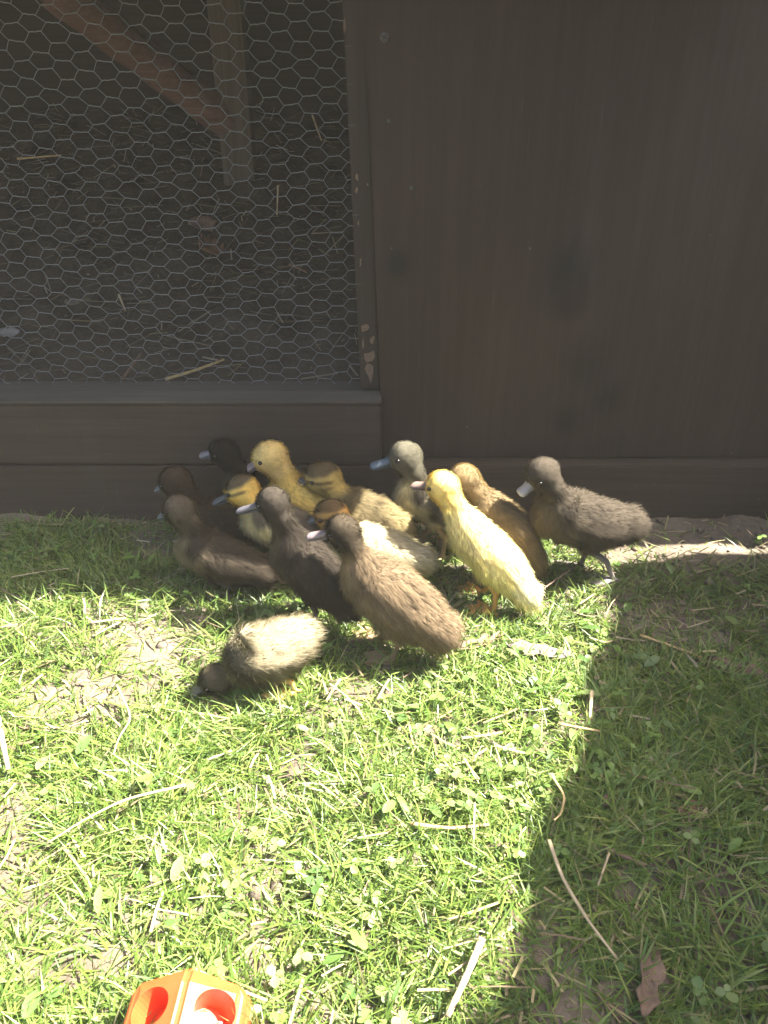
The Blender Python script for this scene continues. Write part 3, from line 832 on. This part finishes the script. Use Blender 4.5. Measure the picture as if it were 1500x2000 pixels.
def duckling(spec):
    name = 'duckling'
    phi = R(spec['phi'])
    hd = Vector((-math.cos(phi), math.sin(phi), 0))           # heading
    nrm = Vector((math.sin(phi), math.cos(phi), 0))           # normal of the bird's upright plane
    G = on_ground(*spec['foot'])
    G.z = float(gz(G.x, G.y))
    pl = lambda p: on_plane(p[0], p[1], G, nrm)
    def prad(px_r, P):   # pixel radius to metres at P
        depth = (P - Vector((0, 0, HC))).dot(Vector((0, CP, -SP)))
        return px_r * depth / FPX
    H, S, Rr, T = (pl(spec[k]) for k in ('H', 'S', 'R', 'T'))
    NK = pl(spec['N']) if 'N' in spec else H.lerp(S, 0.5) + hd * -0.004
    B = pl(spec['P'])
    rh, rs, rr = prad(spec['rh'], H) * 0.90, prad(spec['rs'], S) * 0.85, prad(spec['rr'], Rr) * 0.86
    rn = min(rh, rs) * spec.get('nk', 0.66)
    yaw = R(spec.get('yaw', 0))
    bd = (B - H)
    blen_full = bd.length
    if yaw:
        bd = Matrix.Rotation(yaw, 3, 'Z') @ bd
    f, s, u = frame_from(bd)
    L = lambda P: P - G
    # ---- body as one blended surface
    pts, rad = cat_rom([T, T.lerp(Rr, 0.45), Rr, S.lerp(Rr, 0.5), S, NK, H], [rh * 0.20, rr * 0.74, rr * 1.04, max(rr, rs) * 1.06, rs, rn, rh * 0.85], 44)
    items = []
    I3 = Matrix.Identity(3)
    for k, (p, r) in enumerate(zip(pts, rad)):
        tz = pts[min(k + 1, 43)] - pts[max(k - 1, 0)]
        ff, ss, uu = frame_from(tz if abs(Vector(tz).normalized().z) < 0.97 else hd)
        items.append((L(Vector(p)), (r, r * (0.94 if k < 24 else 1.0), r), rotm(ff, ss, uu)))
    hr = rotm(f, s, u)
    Hl = L(H)
    items.append((Hl, (rh * 1.04, rh * 0.90, rh * 0.97), hr))
    items.append((Hl + f * rh * 0.42 - u * rh * 0.16, (rh * 0.66, rh * 0.56, rh * 0.60), hr))
    items.append((Hl - f * rh * 0.15 - u * rh * 0.28, (rh * 0.75, rh * 0.90, rh * 0.62), hr))
    items.append((L(S) + hd * rs * 0.30 - Vector((0, 0, rs * 0.18)), (rs * 0.86, rs * 0.84, rs * 0.86), I3))     # full breast
    # stubby wings, held close
    bf, bs, bu = frame_from(S - Rr)
    wr = rotm(bf, bs, bu)
    wc = L(S.lerp(Rr, 0.45))
    for sg in (1, -1):
        items.append((wc + bs * sg * rs * 0.93 + bu * rs * 0.10, (rs * 0.66, rs * 0.19, rs * 0.34), wr))
        items.append((wc - bf * rs * 0.62 + bs * sg * rs * 0.99 - bu * rs * 0.06, (rs * 0.34, rs * 0.12, rs * 0.17), wr))
    # thighs
    hip = L(S.lerp(Rr, spec.get('hip', 0.62)))
    for sg in (1, -1):
        items.append((hip + bs * sg * rr * 0.52 - Vector((0, 0, rr * 0.62)), (rr * 0.42, rr * 0.34, rr * 0.58), I3))
    if 'wing_up' in spec:
        w = L(pl(spec['wing_up'])) 
        wb = L(S.lerp(Rr, 0.30)) + bu * rs * 0.5
        for t in np.linspace(0, 1, 7):
            items.append((wb.lerp(w, t) - nrm * 0.012, (rs * (0.34 - 0.16 * t),) * 3, I3))
    tmp = spheres_mesh(items)
    to = bpy.data.objects.new('tmp', tmp); COL.objects.link(to)
    md = to.modifiers.new('r', 'REMESH'); md.mode = 'VOXEL'; md.voxel_size = 0.0021
    ms = to.modifiers.new('s', 'SMOOTH'); ms.factor = 0.5; ms.iterations = 6
    dg = bpy.context.evaluated_depsgraph_get()
    me = bpy.data.meshes.new_from_object(to.evaluated_get(dg))
    bpy.data.objects.remove(to); bpy.data.meshes.remove(tmp)
    me.name = name
    nvv = len(me.vertices)
    co = np.zeros(nvv * 3, np.float32); me.vertices.foreach_get('co', co); co = co.reshape(-1, 3).astype(float)
    no = np.zeros(nvv * 3, np.float32); me.vertices.foreach_get('normal', no); no = no.reshape(-1, 3).astype(float)
    # ---- plumage colour from anatomy, with sun or shade put into some specs
    spl = pts - np.array(G)
    def plumage(c, nn):
        d2 = ((c[:, None, :] - spl[None]) ** 2).sum(-1)
        k = d2.argmin(1)
        t = k / 43.0                                # 0 tail .. 1 head
        off = (c - spl[k]) / np.maximum(rad[k], 0.006)[:, None]
        bun = np.array(bu)
        upw = off @ bun
        fw = off @ np.array(bf)
        q = spec['col']
        nzv = vnoise(c[:, 0] * 1.0 + c[:, 2] * 0.7, c[:, 1] + c[:, 2], 55, 21) - 0.5
        col = np.array(q['back'])[None].repeat(len(c), 0)
        m_ = sstep(-0.05, -0.6, upw + 0.5 * nzv)
        col = col * (1 - m_[:, None]) + np.array(q.get('belly', q['back'])) * m_[:, None]
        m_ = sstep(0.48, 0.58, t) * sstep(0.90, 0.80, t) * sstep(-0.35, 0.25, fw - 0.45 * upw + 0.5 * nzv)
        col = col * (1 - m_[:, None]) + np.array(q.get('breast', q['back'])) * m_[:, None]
        if 'rump' in q:
            m_ = sstep(0.30, 0.16, t + 0.2 * nzv) * sstep(-0.1, 0.3, upw)
            col = col * (1 - m_[:, None]) + np.array(q['rump']) * m_[:, None]
        if 'patch' in q:
            m_ = sstep(0.22, 0.30, t) * sstep(0.50, 0.40, t) * sstep(0.1, 0.45, upw + 0.7 * nzv)
            col = col * (1 - m_[:, None]) + np.array(q['patch']) * m_[:, None]
        # head
        hl = (c - np.array(Hl)) / rh
        hf, hs, hu = hl @ np.array(f), hl @ np.array(s), hl @ np.array(u)
        dh = np.linalg.norm(hl, axis=1)
        nb = sstep(0.80, 0.90, t) if 'nape' not in q else sstep(0.88, 0.97, t)
        inh = np.maximum(sstep(1.55, 1.15, dh), 0) * np.where(t > 0.70, 1, 0)
        hc = np.array(q.get('head', q['back']))[None].repeat(len(c), 0)
        if 'face' in q:
            mfc = sstep(0.62, 0.36, hu + 0.25 * nzv + 0.15 * np.clip(-hf, 0, 1)) 
            hc = hc * (1 - mfc[:, None]) + np.array(q['face']) * mfc[:, None]
        if 'stripe' in q:
            ms_ = np.exp(-((hu - 0.10 - 0.10 * hf) / 0.105) ** 2) * sstep(0.95, 0.8, hf) * sstep(-0.8, -0.5, hf)
            hc = hc * (1 - ms_[:, None]) + np.array(q['stripe']) * ms_[:, None]
        if 'cheek' in q:
            mk = np.exp(-((hu + 0.28) / 0.10) ** 2 - ((hf + 0.25) / 0.35) ** 2)
            hc = hc * (1 - 0.8 * mk[:, None]) + np.array(q['cheek']) * 0.8 * mk[:, None]
        col = col * (1 - inh[:, None]) + hc * inh[:, None]
        return np.clip(col * (1 + 0.35 * nzv[:, None]), 0, 1), t, dh, hf, hs, hu
    colv, *_r = plumage(co, no)
    a = me.color_attributes.new('Col', 'FLOAT_COLOR', 'POINT')
    cc = np.ones((nvv, 4), np.float32); cc[:, :3] = colv * 0.9
    a.data.foreach_set('color', cc.ravel())
    body = link_mesh(name, me, M['body'], None, True)
    body.location = G
    tag(body, spec['label'], 'duckling', 'flock of ducklings by the duck house')
    # ---- eyes
    eyes = []
    for sg in (1, -1):
        dirv = (f * 0.46 + s * sg * 0.86 + u * 0.20).normalized()
        ec = Hl + Vector((0, 0, 0))
        e = ec + f * (0.40 * rh) + s * (sg * 0.80 * rh) + u * (0.16 * rh)
        # move to the surface
        dd = ((co - np.array(e)) ** 2).sum(1); kk = dd.argmin()
        e = Vector(co[kk]) + Vector(no[kk]) * 0.0012
        eyes.append(np.array(e))
        bm = bmesh.new(); bmesh.ops.create_uvsphere(bm, u_segments=14, v_segments=9, radius=0.0026, matrix=Matrix.Translation(e))
        bm_obj('eye', bm, M['eye'], body, True)
    # ---- bill: a broad flattened spatula, two mandibles
    bl = max(0.014, blen_full - rh * 0.92)
    b0 = Hl + f * rh * 0.80 - u * rh * 0.14
    bcol = np.array(spec['bill'])
    bw = rh * 0.50
    tipf = f
    def mandible(upper):
        bm = bmesh.new()
        prof = [(0.0, 0.80, 0.85), (0.2, 0.78, 0.70), (0.45, 0.76, 0.50), (0.7, 0.86, 0.46), (0.86, 0.88, 0.44), (0.94, 0.76, 0.38), (0.985, 0.50, 0.27), (1.0, 0.24, 0.13)]
        rings = []
        for (t, w, h) in prof:
            ring = []
            for k in range(12):
                a_ = 2 * math.pi * k / 12
                sx = math.cos(a_) * w * bw
                sz = math.sin(a_)
                if upper:
                    z = (sz * h * bw if sz > 0 else sz * 0.10 * bw) + (0.10 - 0.06 * t) * bw
                else:
                    z = (sz * 0.06 * bw if sz > 0 else sz * h * 0.55 * bw) - 0.12 * bw
                    sx *= 0.90
                p = b0 + f * (bl * 1.08 * t * (1.0 if upper else 0.95)) + s * sx + u * (z - bl * 0.10 * t + bl * 0.06 * t * t)
                ring.append(bm.verts.new(p))
            rings.append(ring)
        for i in range(len(rings) - 1):
            for k in range(12):
                bm.faces.new((rings[i][k], rings[i][(k + 1) % 12], rings[i + 1][(k + 1) % 12], rings[i + 1][k]))
        bm.faces.new(rings[0]); bm.faces.new(rings[-1][::-1])
        bmesh.ops.recalc_face_normals(bm, faces=bm.faces)
        return bm
    bo = None
    for upper in (True, False):
        bm = mandible(upper)
        cl = bm.verts.layers.float_color.new('Col')
        for vtx in bm.verts:
            t = (vtx.co - b0).dot(f) / bl
            k = 1.0 + (0.35 if t > 0.93 else 0.0) * 0.5 - 0.15 * (1 - t)
            vtx[cl] = (*(bcol * k * (1 if upper else 0.8)), 1)
        o_ = bm_obj('bill' if upper else 'lower_bill', bm, M['bill'], body if upper else bo, True)
        if upper: bo = o_
    for sg in (1, -1):
        bm = bmesh.new()
        nc = b0 + f * bl * 0.34 + s * sg * bw * 0.34 + u * bw * 0.36
        bmesh.ops.create_uvsphere(bm, u_segments=8, v_segments=5, radius=0.0011, matrix=Matrix.Translation(nc) @ hr.to_4x4() @ Matrix.Diagonal((1.8, 0.7, 0.7, 1)))
        bm_obj('nostril', bm, M['eye'], bo, True)
    # ---- legs and webbed feet
    lc = spec.get('leg', (0.30, 0.20, 0.10))
    stepx = spec.get('step', 0.016)
    for sg in (1, -1):
        kn = hip + bs * sg * rr * 0.50 - Vector((0, 0, rr * 0.95))
        ft = Vector((0, 0, 0.006)) + bs * sg * 0.018 + hd * (stepx * sg)
        ft.z = float(gz(G.x + ft.x, G.y + ft.y)) - G.z + 0.006
        hk = kn.lerp(ft, 0.45) - hd * 0.010
        v, fc = tube_arrays([kn, kn.lerp(hk, 0.5), hk, hk.lerp(ft, 0.6), ft], [0.0055, 0.0042, 0.0036, 0.0030, 0.0034], 8)
        me2 = np_mesh('leg', v, np.array(fc).ravel(), np.full(len(fc), 4), np.array(lc)[None].repeat(len(v), 0))
        lo = link_mesh('leg', me2, M['shank'], body, True)
        bm = bmesh.new()
        cl = bm.verts.layers.float_color.new('Col')
        hds = hd.cross(Vector((0, 0, 1)))
        outline = [(-0.008, 0.0), (0.0, 0.004), (0.014, 0.011), (0.028, 0.016), (0.024, 0.008), (0.034, 0.0), (0.024, -0.008), (0.028, -0.016), (0.014, -0.011), (0.0, -0.004)]
        top = [bm.verts.new(ft + hd * a_ + hds * b2 + Vector((0, 0, -0.001 if a_ > 0.02 else 0.001))) for a_, b2 in outline]
        bot = [bm.verts.new(ft + hd * a_ + hds * b2 + Vector((0, 0, -0.004))) for a_, b2 in outline]
        n_ = len(outline)
        ct = bm.verts.new(ft + hd * 0.008 + Vector((0, 0, 0.003))); cbm = bm.verts.new(ft + hd * 0.008 + Vector((0, 0, -0.004)))
        for k in range(n_):
            k2 = (k + 1) % n_
            bm.faces.new((ct, top[k], top[k2])); bm.faces.new((cbm, bot[k2], bot[k])); bm.faces.new((top[k], bot[k], bot[k2], top[k2]))
        for vtx in bm.verts: vtx[cl] = (*lc, 1)
        bm_obj('foot', bm, M['shank'], lo, False)
    # ---- down
    me.calc_loop_triangles()
    nt_ = len(me.loop_triangles)
    tri = np.zeros(nt_ * 3, np.int32); me.loop_triangles.foreach_get('vertices', tri); tri = tri.reshape(-1, 3)
    A, Bv, Cv = co[tri[:, 0]], co[tri[:, 1]], co[tri[:, 2]]
    ar = np.linalg.norm(np.cross(Bv - A, Cv - A), axis=1)
    ns = int(spec.get('strands', 15000) * 1.6)
    pick = RNG.choice(nt_, ns, p=ar / ar.sum())
    r1, r2 = np.sqrt(RNG.random(ns)), RNG.random(ns)
    w0, w1, w2 = 1 - r1, r1 * (1 - r2), r1 * r2
    root = A[pick] * w0[:, None] + Bv[pick] * w1[:, None] + Cv[pick] * w2[:, None]
    nn = no[tri[pick, 0]] * w0[:, None] + no[tri[pick, 1]] * w1[:, None] + no[tri[pick, 2]] * w2[:, None]
    nn /= np.linalg.norm(nn, axis=1)[:, None] + 1e-9
    sc_, t, dh, hf, hs, hu = plumage(root, nn)
    tan = np.gradient(spl, axis=0); tan /= np.linalg.norm(tan, axis=1)[:, None]
    d2 = ((root[:, None, :] - spl[None]) ** 2).sum(-1); kk = d2.argmin(1)
    flow = -tan[kk]
    onh = sstep(1.5, 1.1, dh) * (t > 0.7)
    flow = flow * (1 - onh[:, None]) + (-np.array(f) * 0.9 - np.array(u) * 0.1)[None] * onh[:, None]
    flow -= nn * (flow * nn).sum(1)[:, None]
    dirv = nn * RNG.uniform(0.30, 0.95, (ns, 1)) + flow * 0.85 + RNG.normal(0, 0.20, (ns, 3)) + np.array([0, 0, -0.10])
    dirv /= np.linalg.norm(dirv, axis=1)[:, None]
    # clumps of damp down
    cl_ = vnoise(root[:, 0] + root[:, 2], root[:, 1] - root[:, 2] * 0.6, 230, 31)
    ln = (0.0105 * (1 - onh) + 0.0046 * onh) * RNG.uniform(0.6, 1.35, ns) * (0.75 + 0.5 * cl_)
    ln *= np.where(t < 0.16, 1.35, 1.0) * spec.get('fluff', 1.0)
    wd = np.where(onh > 0.5, 0.00040, 0.00048) * RNG.uniform(0.7, 1.3, ns)
    keep = np.ones(ns, bool)
    for e in eyes: keep &= ((root - e) ** 2).sum(1) > 0.0030 ** 2
    keep &= ~((hf > 0.78) & (dh < 1.5) & (t > 0.7) & (np.abs(hs) < 0.42) & (hu < 0.25))
    root, nn, dirv, ln, wd, sc_, t = (z_[keep] for z_ in (root, nn, dirv, ln, wd, sc_, t))
    n2 = len(root)
    side = np.cross(dirv, nn) + RNG.normal(0, 0.15, (n2, 3)); side /= np.linalg.norm(side, axis=1)[:, None] + 1e-9
    p0 = root - nn * 0.0006
    mid = root + dirv * (ln * 0.55)[:, None]
    tip = root + dirv * ln[:, None] - nn * (ln * 0.10)[:, None] + np.array([0, 0, -1.0]) * (ln * 0.08)[:, None]
    # strands gather into damp tufts
    ncl = max(50, n2 // 9)
    cidx = RNG.choice(n2, ncl, replace=False)
    kd = KDTree(ncl)
    for q_, ci in enumerate(cidx): kd.insert(root[ci], q_)
    kd.balance()
    own = np.array([kd.find(p_)[1] for p_ in root])
    ct = tip[cidx][own]; cr = root[cidx][own]
    k_ = (0.42 * RNG.uniform(0.5, 1.0, n2))[:, None]
    tip = tip * (1 - k_) + (ct + (root - cr) * 0.12) * k_
    mid = mid * (1 - 0.35 * k_) + (cr * 0.45 + ct * 0.55 + (root - cr) * 0.5) * 0.35 * k_
    sc_ = sc_ * (RNG.uniform(0.84, 1.16, ncl)[own])[:, None]
    V = np.stack([p0 - side * (wd / 2)[:, None], p0 + side * (wd / 2)[:, None], mid + side * (wd * 0.42)[:, None], mid - side * (wd * 0.42)[:, None], tip], 1)
    rv = RNG.uniform(0.78, 1.22, (n2, 1))
    C = np.stack([sc_ * rv * 0.85] * 2 + [sc_ * rv * 1.0] * 2 + [np.clip(sc_ * rv * 1.10 + 0.006, 0, 1)], 1)
    b5 = (np.arange(n2) * 5)[:, None]
    loops = np.concatenate([b5 + np.array([[0, 1, 2, 3]]), b5 + np.array([[3, 2, 4]])], 1).ravel()
    sizes = np.tile([4, 3], n2)
    dm = np_mesh('down', V.reshape(-1, 3), loops, sizes, C.reshape(-1, 3))
    dm.polygons.foreach_set('use_smooth', [True] * len(dm.polygons))
    cn = np.repeat(nn * 0.8 + np.array([0, 0, 0.0]), 5, axis=0) + 0.35 * np.repeat(dirv, 5, axis=0)
    cn /= np.linalg.norm(cn, axis=1)[:, None]
    dm.normals_split_custom_set_from_vertices(cn.tolist())
    link_mesh('down', dm, M['down'], body)
    print('duckling', spec['label'][:40], 'head z %.3f  body len %.3f  rh %.3f rs %.3f rr %.3f  S z %.3f R z %.3f T z %.3f bill %.3f y %.3f' % (H.z, (S - T).length, rh, rs, rr, S.z, Rr.z, T.z, bl, G.y))
    return body

BR = (0.20, 0.135, 0.085); DK = (0.060, 0.048, 0.040); CREAM = (0.62, 0.53, 0.34); YEL = (0.72, 0.55, 0.17)
GREYB = (0.096, 0.105, 0.113); DARKB = (0.060, 0.060, 0.072); PINK = (0.188, 0.143, 0.143)
ducks = [
 dict(label='brown duckling at the far left against the board, half hidden behind others', H=(343, 940), P=(298, 958), S=(384, 1005), R=(440, 1020), T=(505, 1032), rh=36, rs=42, rr=42, foot=(415, 1072), phi=8, yaw=-14,
      col=dict(back=(0.060, 0.042, 0.026), belly=(0.07, 0.052, 0.034), head=(0.055, 0.039, 0.024)), bill=GREYB),
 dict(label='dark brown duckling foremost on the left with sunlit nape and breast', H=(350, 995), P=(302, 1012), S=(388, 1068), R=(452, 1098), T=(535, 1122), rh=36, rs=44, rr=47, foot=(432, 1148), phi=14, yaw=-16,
      col=dict(back=(0.060, 0.047, 0.033), belly=(0.07, 0.055, 0.038), breast=(0.19, 0.15, 0.095), head=(0.10, 0.08, 0.056)), bill=GREYB, leg=(0.10, 0.08, 0.06)),  # breast lightened: the sun on it is put into the colour
 dict(label='blackish duckling in deepest shade behind the others, pale bill tip', H=(437, 883), P=(388, 886), S=(472, 945), R=(522, 968), T=(585, 980), rh=32, rs=38, rr=38, foot=(492, 1048), phi=4,
      col=dict(back=(0.018, 0.015, 0.012), belly=(0.12, 0.10, 0.07), breast=(0.08, 0.07, 0.05), head=(0.013, 0.011, 0.009)), bill=(0.137, 0.131, 0.137)),
 dict(label='shaded plain yellow duckling in the back row with pinkish bill', H=(527, 893), P=(484, 908), S=(566, 962), R=(620, 988), T=(690, 1008), rh=38, rs=42, rr=44, foot=(590, 1070), phi=10, yaw=12,
      col=dict(back=YEL, belly=(0.74, 0.60, 0.24), head=(0.72, 0.55, 0.22)), bill=(0.207, 0.158, 0.141)),
 dict(label='yellow-faced duckling with dark cap and cream breast, left of centre', H=(473, 957), P=(416, 978), S=(520, 1012), R=(585, 1042), T=(645, 1075), rh=37, rs=48, rr=46, foot=(540, 1112), phi=18,
      col=dict(back=(0.18, 0.15, 0.11), belly=CREAM, breast=(0.70, 0.60, 0.32), head=(0.10, 0.075, 0.045), face=(0.74, 0.53, 0.15), stripe=(0.14, 0.10, 0.05)), bill=(0.091, 0.099, 0.107)),
 dict(label='yellow-brown duckling with dark cap and slate bill, centre back row', H=(630, 934), P=(560, 938), S=(672, 990), R=(728, 1008), T=(796, 1034), rh=40, rs=46, rr=46, foot=(692, 1082), phi=14, yaw=9,
      col=dict(back=(0.14, 0.11, 0.058), belly=(0.34, 0.27, 0.13), breast=(0.34, 0.26, 0.10), head=(0.11, 0.08, 0.042), face=(0.50, 0.38, 0.13), stripe=(0.14, 0.095, 0.04), cheek=(0.16, 0.10, 0.045), rump=(0.26, 0.21, 0.105)), bill=DARKB),
 dict(label='dark grey-brown long-necked duckling in the front middle, violet-grey bill', H=(533, 980), P=(463, 993), N=(556, 1030), S=(575, 1078), R=(628, 1130), T=(692, 1196), rh=36, rs=47, rr=54, foot=(600, 1210), phi=26,
      col=dict(back=(0.046, 0.037, 0.028), belly=(0.040, 0.032, 0.024), breast=(0.090, 0.073, 0.053), head=(0.052, 0.043, 0.033)), bill=(0.094, 0.088, 0.102), leg=(0.08, 0.065, 0.055)),
 dict(label='cream-bodied duckling with orange eyebrow stripe, head above the brown one', H=(646, 1005), P=(586, 1020), S=(690, 1062), R=(762, 1078), T=(840, 1098), rh=36, rs=44, rr=47, foot=(735, 1140), phi=12,
      col=dict(back=(0.47, 0.41, 0.27), belly=(0.5, 0.43, 0.27), breast=(0.55, 0.49, 0.30), head=(0.13, 0.085, 0.04), face=(0.58, 0.36, 0.12), stripe=(0.12, 0.08, 0.04), rump=(0.48, 0.43, 0.3)), bill=(0.123, 0.123, 0.139)),
 dict(label='large fluffy brown duckling front and centre with pinkish bill', H=(668, 1036), P=(602, 1040), N=(692, 1078), S=(722, 1128), R=(798, 1190), T=(874, 1242), rh=37, rs=52, rr=66, foot=(752, 1268), phi=24, yaw=6,
      col=dict(back=(0.185, 0.135, 0.082), belly=(0.17, 0.125, 0.078), breast=(0.215, 0.160, 0.098), head=(0.055, 0.043, 0.029)), bill=PINK, leg=(0.22, 0.15, 0.08), strands=24000, fluff=1.2),  # head darkened: the shade on its face is put into the colour
 dict(label='dark-headed duckling with blue-grey bill and cream breast in front of the panel seam', H=(790, 892), P=(722, 903), S=(812, 966), R=(872, 992), T=(940, 1012), rh=36, rs=40, rr=42, foot=(842, 1064), phi=6, yaw=8,
      col=dict(back=(0.10, 0.085, 0.06), belly=CREAM, breast=(0.52, 0.45, 0.26), head=(0.105, 0.096, 0.068)), bill=(0.080, 0.105, 0.129)),
 dict(label='bright yellow duckling in full sun, tallest of the front group', H=(864, 950), P=(804, 943), N=(890, 995), S=(922, 1045), R=(978, 1102), T=(1040, 1176), rh=36, rs=45, rr=47, foot=(952, 1172), phi=32,
      col=dict(back=(0.86, 0.74, 0.36), belly=(0.80, 0.66, 0.27), head=(0.82, 0.64, 0.22), rump=(0.84, 0.76, 0.50)), bill=(0.182, 0.125, 0.100), leg=(0.55, 0.27, 0.07), strands=18000),
 dict(label='light brown duckling just behind the bright yellow one, face hidden', H=(906, 938), P=(850, 948), S=(955, 1000), R=(1004, 1042), T=(1052, 1112), rh=38, rs=44, rr=46, foot=(1000, 1122), phi=24, yaw=-30,
      col=dict(back=(0.22, 0.16, 0.085), belly=(0.22, 0.16, 0.09), head=(0.24, 0.175, 0.09)), bill=(0.30, 0.24, 0.22)),
 dict(label='grey-brown duckling standing alone at the right, grey bill tipped down', H=(1058, 926), P=(1006, 958), S=(1090, 1003), R=(1162, 1022), T=(1250, 1024), rh=37, rs=50, rr=56, foot=(1164, 1122), phi=-2, yaw=14,
      col=dict(back=(0.062, 0.050, 0.036), belly=(0.066, 0.052, 0.037), breast=(0.095, 0.076, 0.050), head=(0.054, 0.044, 0.032)), bill=(0.211, 0.211, 0.235), leg=(0.14, 0.12, 0.11), hip=0.75, strands=20000, fluff=1.1),
 dict(label='beige duckling pecking at the ground in front of the flock, wing lifted', H=(420, 1326), P=(372, 1352), N=(452, 1312), S=(494, 1282), R=(545, 1264), T=(590, 1240), rh=34, rs=54, rr=56, foot=(536, 1334), phi=-8, wing_up=(474, 1222),
      col=dict(back=(0.25, 0.215, 0.14), belly=(0.23, 0.195, 0.125), head=(0.13, 0.108, 0.065), breast=(0.23, 0.195, 0.12)), bill=(0.14, 0.12, 0.10), leg=(0.55, 0.33, 0.10), step=0.02, strands=20000, fluff=1.25),
]
for d in ducks:
    duckling(d)

# ------------------------------------------------------------------ orange feeder at the lower edge
bm = bmesh.new()
W2, Yn, Yf, Hh, Rg = 0.0395, -0.048, 0.046, 0.026, 0.012
sec = [(-W2, 0.0), (-W2, Hh * 0.72), (-W2 * 0.86, Hh), (-0.006, Hh + Rg), (0.0, Hh + Rg + 0.003), (0.006, Hh + Rg), (W2 * 0.86, Hh), (W2, Hh * 0.72), (W2, 0.0)]
ys = [Yn, Yn + 0.006, 0.0, Yf - 0.008, Yf]
rows = []
for k, yy in enumerate(ys):
    sx = 0.93 if k in (0, 4) else 1.0
    row = [bm.verts.new((x * sx, yy + (0.004 * (1 - abs(x) / W2) if k == 4 else 0), z * (0.90 if k in (0, 4) and z > 0 else 1))) for x, z in sec]
    rows.append(row)
for k in range(len(ys) - 1):
    for i in range(len(sec) - 1):
        bm.faces.new((rows[k][i], rows[k][i + 1], rows[k + 1][i + 1], rows[k + 1][i]))
    bm.faces.new((rows[k][-1], rows[k][0], rows[k + 1][0], rows[k + 1][-1]))
bm.faces.new(rows[0]); bm.faces.new(rows[-1][::-1])
bmesh.ops.recalc_face_normals(bm, faces=bm.faces)
bmesh.ops.bevel(bm, geom=[e for e in bm.edges if e.calc_face_angle(0) > 0.5], offset=0.003, segments=3, affect='EDGES')
me = bpy.data.meshes.new('tmpf'); bm.to_mesh(me); bm.free()
fo = bpy.data.objects.new('tmpf', me); COL.objects.link(fo)
bm = bmesh.new()
slope = math.atan2(Rg, W2 * 0.8)
for sx in (-1, 1):
    for yy in (0.0255, -0.026):
        mt = Matrix.Translation((sx * 0.0205, yy, Hh + 0.004)) @ Matrix.Rotation(sx * slope, 4, 'Y') @ Matrix.Diagonal((0.0142, 0.0130, 1, 1))
        bmesh.ops.create_cone(bm, cap_ends=True, segments=32, radius1=0.85, radius2=1.05, depth=0.040, matrix=mt)
mc_ = bpy.data.meshes.new('tmpc'); bm.to_mesh(mc_); bm.free()
co_ = bpy.data.objects.new('tmpc', mc_); COL.objects.link(co_)
md = fo.modifiers.new('b', 'BOOLEAN'); md.object = co_; md.operation = 'DIFFERENCE'; md.solver = 'EXACT'
mb = fo.modifiers.new('v', 'BEVEL'); mb.width = 0.0012; mb.segments = 2; mb.limit_method = 'ANGLE'; mb.angle_limit = R(50)
dg = bpy.context.evaluated_depsgraph_get()
fm = bpy.data.meshes.new_from_object(fo.evaluated_get(dg))
bpy.data.objects.remove(fo); bpy.data.objects.remove(co_)
fm.name = 'orange_feeder'
feeder = link_mesh('orange_feeder', fm, M['orange'], None, False)
FY = 0.238
feeder.location = (-0.128, FY, float(gz(-0.128, FY)) + 0.001)
feeder.rotation_euler = (0, 0, R(-2))
tag(feeder, 'orange plastic ridged feed tray with oval holes at the bottom edge', 'feeder')
n = 70
gc = np.array([-0.128 + 0.0185, FY + 0.0255 - 0.006, float(gz(-0.128, FY)) + Hh + 0.004 - 0.0175])
V = iv[None] * RNG.uniform(0.6, 1.3, (n, len(iv), 1)) * RNG.uniform(0.0009, 0.002, (n, 1, 1)) + gc + (RNG.normal(0, 1, (n, 3)) * np.array([0.0038, 0.0036, 0.0006]))[:, None, :]
F = iff[None] + (np.arange(n) * len(iv))[:, None, None]
tag(link_mesh('feed_grain', np_mesh('feed_grain', V.reshape(-1, 3), F.reshape(-1), np.full(n * len(iff), 3)), M['grain']), 'crumbs of whitish feed in the right hole of the orange tray', 'feed', kind='stuff')

# ------------------------------------------------------------------ haze volume added in place of lens glare
bm = bmesh.new(); add_box(bm, -4.3, 4.3, -4.3, 4.3, -1.05, 1.1)
hz = bm_obj('haze', bm, None, None)
m = bpy.data.materials.new('glare_haze'); m.use_nodes = True
nt = m.node_tree; nt.nodes.clear()
out = nt.nodes.new('ShaderNodeOutputMaterial'); pv = nt.nodes.new('ShaderNodeVolumePrincipled')
pv.inputs['Color'].default_value = (0.98, 0.94, 0.84, 1)
pv.inputs['Density'].default_value = 0.0085
pv.inputs['Anisotropy'].default_value = 0.0
nt.links.new(pv.outputs[0], out.inputs['Volume'])
hz.data.materials.append(m)
tag(hz, 'thin pale haze volume added over the lawn in place of lens glare', 'haze', kind='stuff')
